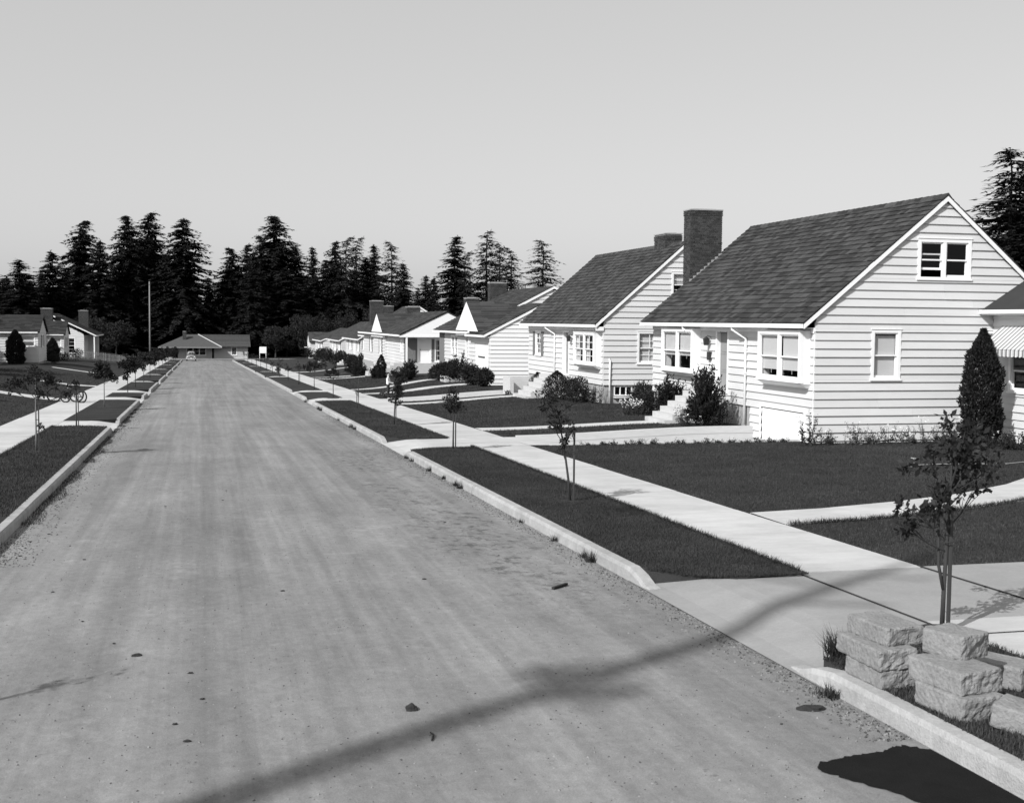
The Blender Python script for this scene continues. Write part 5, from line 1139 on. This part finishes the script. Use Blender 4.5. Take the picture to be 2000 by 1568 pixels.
# ------------------------------------------------------------------ stacked kerbstones
def stone(label, x, y, z, L, W, Hh, rz, seed, tilt=(0, 0), rough=.02):
    r = np.random.default_rng(seed); n = (30, 18, 10); mb = MB(); idx = {}
    from mathutils import noise as nz
    def vid(i, j, k):
        key = (i, j, k)
        if key not in idx:
            u = np.array([i/n[0]-.5, j/n[1]-.5, k/n[2]-.5]); p = Vector((u[0]*L, u[1]*W, u[2]*Hh))
            # round the arrises, break the near end
            e = sum(1 for q in u if abs(abs(q)-.5) < 1e-6)
            if e >= 2: p *= (.972 if e == 2 else .95)+.03*nz.noise(p*14+Vector((0, seed, 0)))
            s_ = nz.noise(p*8+Vector((seed*7.1, 0, 0)))*rough*.7+nz.noise(p*22+Vector((seed, 3, 0)))*rough*.6+nz.noise(p*60+Vector((seed, 9, 0)))*rough*.22
            s_ *= 1.0 if abs(u[0]) > .49 else .2
            p += p.normalized()*s_; idx[key] = len(mb.v); mb.v.append(tuple(p))
        return idx[key]
    for i in range(n[0]):
        for j in range(n[1]):
            for k, fl in ((0, 1), (n[2], 0)):
                q = [vid(i, j, k), vid(i+1, j, k), vid(i+1, j+1, k), vid(i, j+1, k)]; mb.f.append(tuple(q[::-1] if fl else q))
        for k in range(n[2]):
            for j in (0, n[1]):
                q = [vid(i, j, k), vid(i+1, j, k), vid(i+1, j, k+1), vid(i, j, k+1)]; mb.f.append(tuple(q))
    for j in range(n[1]):
        for k in range(n[2]):
            for i in (0, n[0]): mb.f.append((vid(i, j, k), vid(i, j+1, k), vid(i, j+1, k+1), vid(i, j, k+1)))
    o = mb.build('broken_kerbstone', STONE, None, label=label, cat='stone', group='stacked kerbstones'); o.location = (x, y, z+Hh/2); o.rotation_euler = (tilt[0], tilt[1], rz)
g0 = B(9.6)+.035
A1 = R(-88)
stone('bottom block of the left three-block stone stack', 5.76, 9.56, g0, .58, .36, .165, A1, 1)
stone('middle block of the left three-block stone stack', 5.75, 9.62, g0+.163, .72, .38, .175, A1-.03, 2, rough=.026)
stone('pitted top block of the left three-block stone stack', 5.86, 9.68, g0+.335, .60, .38, .165, A1+.06, 3, rough=.024)
g1 = B(8.6)+.035
stone('bottom block of the right three-block stone stack', 5.88, 8.58, g1, .58, .42, .19, R(-84), 4)
stone('rough middle block of the right three-block stone stack', 5.90, 8.68, g1+.185, .60, .44, .185, R(-80), 5, rough=.028)
stone('small top block of the right three-block stone stack', 6.06, 8.92, g1+.365, .40, .36, .20, R(-70), 6, rough=.024)
stone('single tilted block lying on grass at the right edge', 6.12, 8.02, g1+.0, .5, .36, .18, R(-50), 7, tilt=(0, .15))
stone('half-hidden block behind the right stone stack', 6.72, 9.2, g1, .5, .36, .20, R(-60), 8)
# dark tar patch and small litter on the road
mb = MB(); r = np.random.default_rng(3); outl = [(4.30, 8.0), (4.50, 8.14), (4.75, 8.22), (5.0, 8.26), (5.16, 8.36), (5.27, 8.40), (5.43, 8.25), (5.44, 7.6), (5.44, 6.8), (5.2, 6.2), (4.9, 6.6), (4.75, 7.1), (4.6, 7.45), (4.42, 7.75)]
den = []
for (p, q) in zip(outl, outl[1:]+outl[:1]):
    for k in range(6): t = k/6; den.append((p[0]+(q[0]-p[0])*t+(r.normal()*.012 if p[0] < 5.4 else 0), p[1]+(q[1]-p[1])*t+r.normal()*.012))
mb.poly([(x, y, RZ(x, y)+.006) for x, y in den]); mb.build('tar_patch', TAR, kind='structure')
def clod(label, x, y, sx, sy, sz, seed, mt=SOIL, nm='dirt_clod', cat='clod', group=None):
    from mathutils import noise as nz
    mb = MB().ball((0, 0, 0), 1, 10, 7); mb.v = [tuple(Vector(v)*(1+.45*nz.noise(Vector(v)*1.7+Vector((seed, 0, 0))))) for v in mb.v]; mb.v = [(a*sx, b*sy, max(c, -.3)*sz) for a, b, c in mb.v]
    mb.build(nm, mt, None, label=label, cat=cat, group=group, loc=(x, y, RZ(x, y)+.005))
clod('dark clod of earth near the crossing shadow', 1.68, 9.98, .055, .045, .05, 1)
clod('flat dark clod in the gutter beside the stacked stones', 5.02, 9.40, .13, .07, .03, 2)
clod('dark clod at the left of the road', -.62, 12.4, .06, .03, .02, 3)
for i in range(24):
    x = random.uniform(-2.6, 5.2); y = 9+18*random.random()**1.6; s_ = random.uniform(.008, .02)
    clod('pebble-sized bit of dirt on the dusty road', x, y, s_*1.5, s_, s_*.6, 10+i, nm='dirt_bit', cat='dirt bit', group='bits of dirt on the road')
MB().hexa([(0, -.02, 0), (.33, -.02, 0), (.33, .02, 0), (0, .02, 0), (0, -.02, .03), (.33, -.018, .03), (.33, .018, .03), (0, .02, .03)]).build('wooden_stick', SOIL, None, label='short dark stick of wood lying on the road near the kerb', cat='stick', loc=(4.27, 14.75, RZ(4.3, 14.8)+.003)).rotation_euler = (0, 0, R(42))
MB().tube([(0, 0, 0), (.03, .10, .008), (.02, .19, .0)], [.008, .01, .004], 5).build('twig', SOIL, None, label='thin dark twig on the road below the crossing shadow', cat='twig', loc=(1.70, 9.15, RZ(1.7, 9.2)+.008))

def pebbles(label, x, y, z, size, mt):
    n = len(x); c = np.stack([x, y, z], 1); a0 = rng.uniform(0, 6.28, n); sz = size*rng.uniform(.4, 1.5, n)
    k = [c+np.stack([np.cos(a0+q*2.094)*sz, np.sin(a0+q*2.094)*sz*rng.uniform(.6, 1.2, n), np.zeros(n)], 1) for q in range(3)]; top = c+np.stack([sz*rng.normal(size=n)*.3, sz*rng.normal(size=n)*.3, sz*.8], 1)
    V = np.concatenate([np.stack([k[0], k[1], top], 1), np.stack([k[1], k[2], top], 1), np.stack([k[2], k[0], top], 1)])
    link('gravel', quads_mesh('gravel', V, mt), kind='stuff', label=label, cat='gravel')
RVZ = np.vectorize(RZ); n_ = 6500; xx = rng.uniform(KL+.1, KR-.05, n_); yy = 7+30*rng.random(n_)**1.8; k_ = ~((xx > 4.2) & (yy < 8.5)); xx, yy = xx[k_], yy[k_]
pebbles('fine grit lying on the road', xx, yy, RVZ(xx, yy), .009, mat('grit', .15, .9, island=.7))
n_ = 5200; xx = KR-.03-np.abs(rng.normal(size=n_))*.18; yy = 8.5+45*rng.random(n_)**1.4
pebbles('dark grit gathered along the right gutter', xx, yy, RVZ(xx, yy), .014, mat('gutter_grit', .12, .9, island=.8))
n_ = 4000; xx = KL+.03+np.abs(rng.normal(size=n_))*.3; yy = 18+50*rng.random(n_)**1.3
pebbles('dark grit gathered along the left gutter', xx, yy, RVZ(xx, yy), .016, mat('gutter_grit', .12, .9, island=.8))

# ------------------------------------------------------------------ utility poles
t = thing('utility_pole', 'tall bare wooden pole at left before the wood', 'pole', (-9.0, 240, B(240)))
MB().tube([(0, 0, -.3), (0, 0, 14.3)], [.17, .11], 10).build('shaft', POLEW, t, smooth=True); MB().box((-.14, -.14, 13.7), (.14, .14, 13.76)).build('band', DARK, t)
SX, SY = 2.64-27*SUN_AZ[0], 10.08-27*SUN_AZ[1]
t = thing('dead_fir', 'tall bare fir trunk left behind the viewer whose shadow crosses the road', 'tree', (SX, SY, B(SY)-.1))
MB().tube([(0, 0, -.3), (.03, 0, 8), (0, .03, 15), (.0, 0, 20), (.04, 0, 23.5), (.25, .1, 26)], [.33, .27, .22, .18, .15, .05], 12).build('trunk', BARKL, t, smooth=True)
mb = MB()
for (z, dx, dy, r_) in ((19.6, .45, -.5, .10), (19.8, -.4, .5, .10), (22.8, .9, -.6, .06), (23.6, -.7, .7, .06), (24.4, .5, -.6, .05)): mb.tube([(0, 0, z), (dx, dy, z+.2)], [r_, .05], 6)
mb.build('broken_branches', BARKL, t)['kind'] = 'stuff'
r_ = np.random.default_rng(4); link('dead_twigs', leaf_cloud('dead_twigs', [(0, 0, 19.8), (.25, -.3, 19.7), (-.25, .3, 20.0)], [.26, .24, .24], 130, .2, BARKL, r_, shell=.1), t, kind='stuff')

# ------------------------------------------------------------------ picket fence, notice board, hydrant, sprinkler
t = thing('picket_fence', 'weathered white picket fence across the left lawn', 'fence', (-15.2, 168, G(-15.2, 168)))
z0 = G(-15.2, 168); pm = MB().prism([(-.035, 0, 0), (.035, 0, 0), (.035, 0, .98), (0, 0, 1.06), (-.035, 0, .98)], (0, .02, 0)).mesh('picket', WOODP)
x = -15.9; i = 0
while x < -8.3:
    yy = 168+(x+15.9)*.35; o = link('picket', pm, t, (x+15.2, yy-168, G(x, yy)-z0+.06+random.uniform(-.02, .02))); o.rotation_euler = (0, 0, .33); x += .16; i += 1
for k in range(5):
    xx = -15.9+k*1.88; yy = 168.06+(xx+15.9)*.35; MB().box((-.05, 0, 0), (.05, .1, 1.0)).build('post', WOODP, t, loc=(xx+15.2, yy-168, G(xx, yy)-z0))
for zz in (.32, .82):
    for k in range(4):
        xa = -15.9+k*1.88; xb = xa+1.88; ya, yb = 168.03+(xa+15.9)*.35, 168.03+(xb+15.9)*.35; MB().tube([(xa+15.2, ya-168, G(xa, ya)-z0+zz), (xb+15.2, yb-168, G(xb, yb)-z0+zz)], .03, 4).build('rail', WOODP, t)
t = thing('notice_board', 'white notice board on two posts right of the bungalow', 'sign', (10.4, 215, G(10.4, 215)))
MB().box((-.58, -.02, 1.25), (.58, .02, 2.35)).build('board', TRIM, t)
for sx_ in (-.55, .5): MB().box((sx_-.04, .021, -.3), (sx_+.05, .10, 2.2)).build('post', TRIM, t)
t = thing('hydrant', 'dark fire hydrant in the right strip far down the street', 'hydrant', (7.2, 120, B(120)))
MB().tube([(0, 0, 0), (0, 0, .06), (0, 0, .07), (0, 0, .6), (0, 0, .62), (0, 0, .72), (0, 0, .84)], [.2, .2, .14, .14, .18, .15, .03], 12).build('barrel', DARK, t, smooth=True)
MB().tube([(-.28, 0, .45), (.28, 0, .45)], .07, 8).build('nozzle', DARK, t)
t = thing('lawn_sprinkler', 'small metal sprinkler standing on the big front lawn', 'sprinkler', (16.85, 26.7, G(16.85, 26.7)))
MB().tube([(-.12, 0, .02), (.12, 0, .02)], .012, 6).build('base', METAL, t); MB().tube([(0, 0, 0), (-.03, 0, .22)], [.018, .014], 6).build('riser', METAL, t); MB().tube([(-.10, 0, .24), (.06, 0, .21)], .009, 6).build('arm', CHROME, t)
MB().tube([(16.87, 26.75, -.46), (17.4, 26.9, -.47), (18.2, 27.0, -.48), (19.5, 26.8, -.48), (21, 27.4, -.48)], .012, 5).build('garden_hose', METAL, None, label='thin hose lying in the grass behind the sprinkler', cat='hose')
shrub('weed', 'low dark clump lying across the second house path', 11.9, 60.0, .45, .12, .12, 'round', 900, 200, .07)

# ------------------------------------------------------------------ bicycles, tricycle
def wheel(root, c, r_, th=.040):
    wl = MB().ring(c, (0, 1, 0), r_, th, 24, 6).build('wheel', RUBBER, root, smooth=True)
    mb = MB(); mb.ring(c, (0, 1, 0), r_-.022, .007, 24, 4); mb.build('rim', DARK, wl)
    mb = MB(); cc = Vector(c)
    for k in range(12): a = k*math.pi/6; mb.tube([tuple(cc), tuple(cc+Vector((math.cos(a), 0, math.sin(a)))*(r_-.02))], .003, 3, False)
    mb.tube([tuple(cc+Vector((0, -.04, 0))), tuple(cc+Vector((0, .04, 0)))], .02, 8); mb.build('spokes', DARK, wl)
def bicycle(label, x, y, rz, s_=1.0, basket=False, z=None):
    t = thing('bicycle', label, 'bicycle', (x, y, (G(x, y) if z is None else z)+.012), 'bicycles on the left pavement', rz); r_ = .30*s_; wb = .95*s_
    wheel(t, (0, 0, r_+.015), r_); wheel(t, (wb, 0, r_+.015), r_)
    bb = (.42*s_, 0, .30*s_); st = (.30*s_, 0, .72*s_); hd = (.80*s_, 0, .72*s_); hl = (.84*s_, 0, .58*s_); ra = (0, 0, r_); fa = (wb, 0, r_)
    mb = MB()
    for a, b in ((bb, st), (st, hd), (bb, hl), (ra, bb), (ra, st), (hd, fa)): mb.tube([a, b], .024*s_, 6)
    mb.build('frame', DARK, t); MB().tube([(.28*s_, 0, .72*s_), (.27*s_, 0, .80*s_)], .013, 6).build('seat_post', CHROME, t)
    MB().ball((.25*s_, 0, .82*s_), .12*s_, 10, 6, (1.1, .7, .35)).build('saddle', DARK, t, smooth=True)
    MB().tube([(.62*s_, -.26*s_, .92*s_), (.76*s_, -.2*s_, .92*s_), (.79*s_, 0, .86*s_), (.76*s_, .2*s_, .92*s_), (.62*s_, .26*s_, .92*s_)], .014, 6).build('handlebar', METAL, t)
    MB().tube([hd, (.79*s_, 0, .88*s_)], .014, 6).build('stem', CHROME, t); MB().ring(bb, (0, 1, 0), .08*s_, .008, 14, 4).build('chain_wheel', CHROME, t)
    MB().tube([(.42*s_, -.08, .16*s_), (.42*s_, .0, .30*s_), (.42*s_, .08, .44*s_)], .01, 5).build('crank', CHROME, t)
    if basket:
        b = MB(); b.hexa([(.88*s_, -.16, .62*s_), (1.1*s_, -.16, .62*s_), (1.1*s_, .16, .62*s_), (.88*s_, .16, .62*s_), (.85*s_, -.2, .95*s_), (1.18*s_, -.2, .95*s_), (1.18*s_, .2, .95*s_), (.85*s_, .2, .95*s_)]); b.build('basket', DARK, t)
bicycle('dark child bicycle with basket, front wheel over the left lawn edge', -5.95, 64.6, R(172), 1.12, True)
bicycle('smaller child bicycle leaning behind the left sapling', -5.62, 63.6, R(150), .95)

# ------------------------------------------------------------------ child with tricycle
def person():
    y0, x0 = 67.2, 9.95; z0 = G(x0, y0)+.02
    t = thing('person', 'child in white shirt and dark trousers standing over a tricycle', 'person', (x0, y0, z0))
    s_ = 1.34/1.75
    J = {'pel': (0, 0, .92), 'bel': (0, -.01, 1.08), 'che': (0, 0, 1.28), 'nk': (0, -.01, 1.45), 'nk2': (0, -.02, 1.52), 'hd': (0, -.03, 1.62), 'hd2': (0, -.02, 1.72)}
    rad = {'pel': .14, 'bel': .15, 'che': .175, 'nk': .07, 'nk2': .055, 'hd': .098, 'hd2': .085}
    E = [('pel', 'bel'), ('bel', 'che'), ('che', 'nk'), ('nk', 'nk2'), ('nk2', 'hd'), ('hd', 'hd2')]
    for sd, sx_ in (('l', -1), ('r', 1)):
        J.update({'sh'+sd: (.17*sx_, 0, 1.38), 'el'+sd: (.23*sx_, -.06, 1.13), 'wr'+sd: (.16*sx_+.06, -.30, 1.04), 'ha'+sd: (.15*sx_+.06, -.37, 1.03), 'hp'+sd: (.10*sx_, 0, .86), 'kn'+sd: (.12*sx_, -.04, .48), 'an'+sd: (.13*sx_, .02, .09), 'to'+sd: (.14*sx_, -.13, .04)})
        rad.update({'sh'+sd: .065, 'el'+sd: .046, 'wr'+sd: .033, 'ha'+sd: .04, 'hp'+sd: .095, 'kn'+sd: .066, 'an'+sd: .048, 'to'+sd: .04})
        E += [('che', 'sh'+sd), ('sh'+sd, 'el'+sd), ('el'+sd, 'wr'+sd), ('wr'+sd, 'ha'+sd), ('pel', 'hp'+sd), ('hp'+sd, 'kn'+sd), ('kn'+sd, 'an'+sd), ('an'+sd, 'to'+sd)]
        for k, (fx, fl) in enumerate(((-.03, .055), (-.012, .065), (.008, .06), (.026, .048))):
            J[f'f{k}{sd}'] = (.15*sx_+.06+fx, -.37-fl, 1.0); rad[f'f{k}{sd}'] = .010; E.append(('ha'+sd, f'f{k}{sd}'))
        J['th'+sd] = (.15*sx_+.06-.05*sx_, -.36, .995); rad['th'+sd] = .011; E.append(('ha'+sd, 'th'+sd))
    names = list(J); me = bpy.data.meshes.new('body'); me.from_pydata([tuple(c*s_ for c in J[n]) for n in names], [(names.index(a), names.index(b)) for a, b in E], [])
    o = bpy.data.objects.new('body_tmp', me); COL.objects.link(o); sk = o.modifiers.new('s', 'SKIN'); sk.use_smooth_shade = True
    for i, n in enumerate(names): me.skin_vertices[0].data[i].radius = (rad[n]*s_, rad[n]*s_*(.8 if n in ('bel', 'che', 'pel') else 1)); me.skin_vertices[0].data[i].use_root = n == 'pel'
    ss = o.modifiers.new('u', 'SUBSURF'); ss.levels = 2; ss.render_levels = 2
    dg = bpy.context.evaluated_depsgraph_get(); bm_ = bpy.data.meshes.new_from_object(o.evaluated_get(dg)); bpy.data.objects.remove(o)
    bm_.materials.clear()
    for m_ in (SKIN, SHIRT, TROUS, DARK): bm_.materials.append(m_)
    for p in bm_.polygons:
        z = p.center.z/s_; y = p.center.y/s_; ax = abs(p.center.x)/s_
        p.material_index = 3 if z < .10 else 2 if z < .96 else (1 if z < 1.46 and not (y < -.10 and z < 1.12) else 0); p.use_smooth = True
    link('body', bm_, t)
    hr = MB().ball((0, .005, 1.70*s_), .112*s_, 14, 9, (1, 1.08, .95)); hr.v = [v if not (v[1] < -.03 and v[2] < 1.71*s_) else (v[0]*.7, -.02, max(v[2], 1.70*s_)) for v in hr.v]; hr.build('hair', HAIR, t, smooth=True)
    for sx_ in (-1, 1): MB().ball((sx_*.035*s_, -.118*s_, 1.645*s_), .012*s_, 6, 4).build('eye', HAIR, t); MB().ball((sx_*.098*s_, -.02*s_, 1.63*s_), .025*s_, 6, 5, (.5, 1, 1.3)).build('ear', SKIN, t)
    MB().ball((0, -.135*s_, 1.61*s_), .016*s_, 6, 5).build('nose', SKIN, t); MB().box((-.025*s_, -.124*s_, 1.565*s_), (.025*s_, -.11*s_, 1.575*s_)).build('mouth', DARK, t)
    t.rotation_euler = (0, 0, R(62))
    c = thing('tricycle', 'small tricycle held by the child in the white shirt', 'tricycle', (x0, y0, z0), None, R(-28))
    wheel(c, (.42, 0, .20), .19); wheel(c, (-.28, -.2, .14), .13); wheel(c, (-.28, .2, .14), .13)
    mb = MB(); mb.tube([(-.28, -.2, .14), (-.28, .2, .14)], .012, 6); mb.tube([(-.28, 0, .15), (-.05, 0, .34), (.30, 0, .50)], .015, 6); mb.tube([(.42, .0, .2), (.36, 0, .42), (.30, 0, .66)], .014, 6); mb.build('frame', METAL, c)
    MB().tube([(.24, -.18, .68), (.30, 0, .66), (.24, .18, .68)], .011, 6).build('handlebar', CHROME, c); MB().ball((-.06, 0, .38), .1, 10, 6, (1.1, .9, .35)).build('saddle', DARK, c, smooth=True)
person()

# ------------------------------------------------------------------ car at the end of the street
def car():
    t = thing('parked_car', 'pale rounded sedan parked facing down the left kerb at street end', 'car', (-1.45, 217.5, B(217.5)-.12))
    secs = [(-.05, .50, .62, .42), (.25, .62, .92, .42), (1.1, .70, 1.02, .40), (1.35, .74, 1.06, .40), (3.2, .78, 1.06, .40), (4.1, .70, .98, .40), (4.5, .5, .7, .45)]
    mb = MB(); n = 12
    for (y, w_, zt, zb) in secs:
        for k in range(n):
            a = 2*math.pi*k/n; cx_, sz_ = math.cos(a), math.sin(a); mb.v.append((w_*math.copysign(abs(cx_)**.6, cx_), y, (zt+zb)/2+(zt-zb)/2*math.copysign(abs(sz_)**.6, sz_)))
    for i in range(len(secs)-1):
        for k in range(n): mb.f.append((i*n+k, i*n+(k+1) % n, (i+1)*n+(k+1) % n, (i+1)*n+k))
    mb.f += [tuple(range(n)), tuple((len(secs)-1)*n+k for k in range(n))]; mb.build('body', CARP, t, smooth=True)
    cab = [(1.15, .66, 1.02, .62, 1.02), (1.65, .70, 1.0, .56, 1.55), (2.3, .72, 1.0, .58, 1.62), (3.2, .70, 1.0, .54, 1.52), (4.0, .62, .98, .5, 1.02)]
    mb = MB()
    for (y, w0, z0, w1, z1) in cab: mb.v += [(-w0, y, z0), (-w1*1.02, y, z0+(z1-z0)*.75), (-w1*.7, y, z1), (w1*.7, y, z1), (w1*1.02, y, z0+(z1-z0)*.75), (w0, y, z0)]
    for i in range(4):
        for k in range(5): mb.f.append((i*6+k, i*6+k+1, i*6+k+7, i*6+k+6))
    mb.f += [tuple(range(6)), tuple(24+k for k in range(6))]; cb = mb.build('cabin', CARP, t, smooth=True)
    for sx_ in (-1, 1): MB().hexa([(sx_*.04, 1.18, 1.08), (sx_*.52, 1.20, 1.08), (sx_*.52, 1.30, 1.08), (sx_*.04, 1.28, 1.08), (sx_*.04, 1.52, 1.44), (sx_*.46, 1.54, 1.42), (sx_*.46, 1.64, 1.42), (sx_*.04, 1.62, 1.44)]).build('windscreen', DARK, cb)
    for sx_ in (-1, 1):
        fm = MB().ball((sx_*.72, .45, .50), .5, 14, 8, (.34, 1.05, .62)); fm.build('front_fender', CARP, t, smooth=True); MB().ball((sx_*.72, 3.7, .50), .5, 14, 8, (.32, 1.05, .62)).build('rear_fender', CARP, t, smooth=True)
        MB().ball((sx_*.56, -.02, .70), .11, 10, 8).build('headlight', CHROME, t, smooth=True)
        for y in (.45, 3.55):
            wl = MB().ring((sx_*.72, y, .34), (1, 0, 0), .26, .09, 18, 8).build('wheel', RUBBER, t, smooth=True); MB().tube([(sx_*.70, y, .34), (sx_*.80, y, .34)], .18, 12).build('hub_cap', CHROME, wl)
    g = MB()
    for k in range(7): g.box((-.25+.075*k, -.12, .45), (-.22+.075*k, -.06, .86))
    g.build('grille', DARK, t)['kind'] = 'stuff'; MB().tube([(-.82, -.18, .42), (-.4, -.28, .42), (.4, -.28, .42), (.82, -.18, .42)], .05, 8).build('bumper', CHROME, t); MB().box((-.16, -.32, .46), (.16, -.30, .56)).build('licence_plate', TRIM, t)
car()
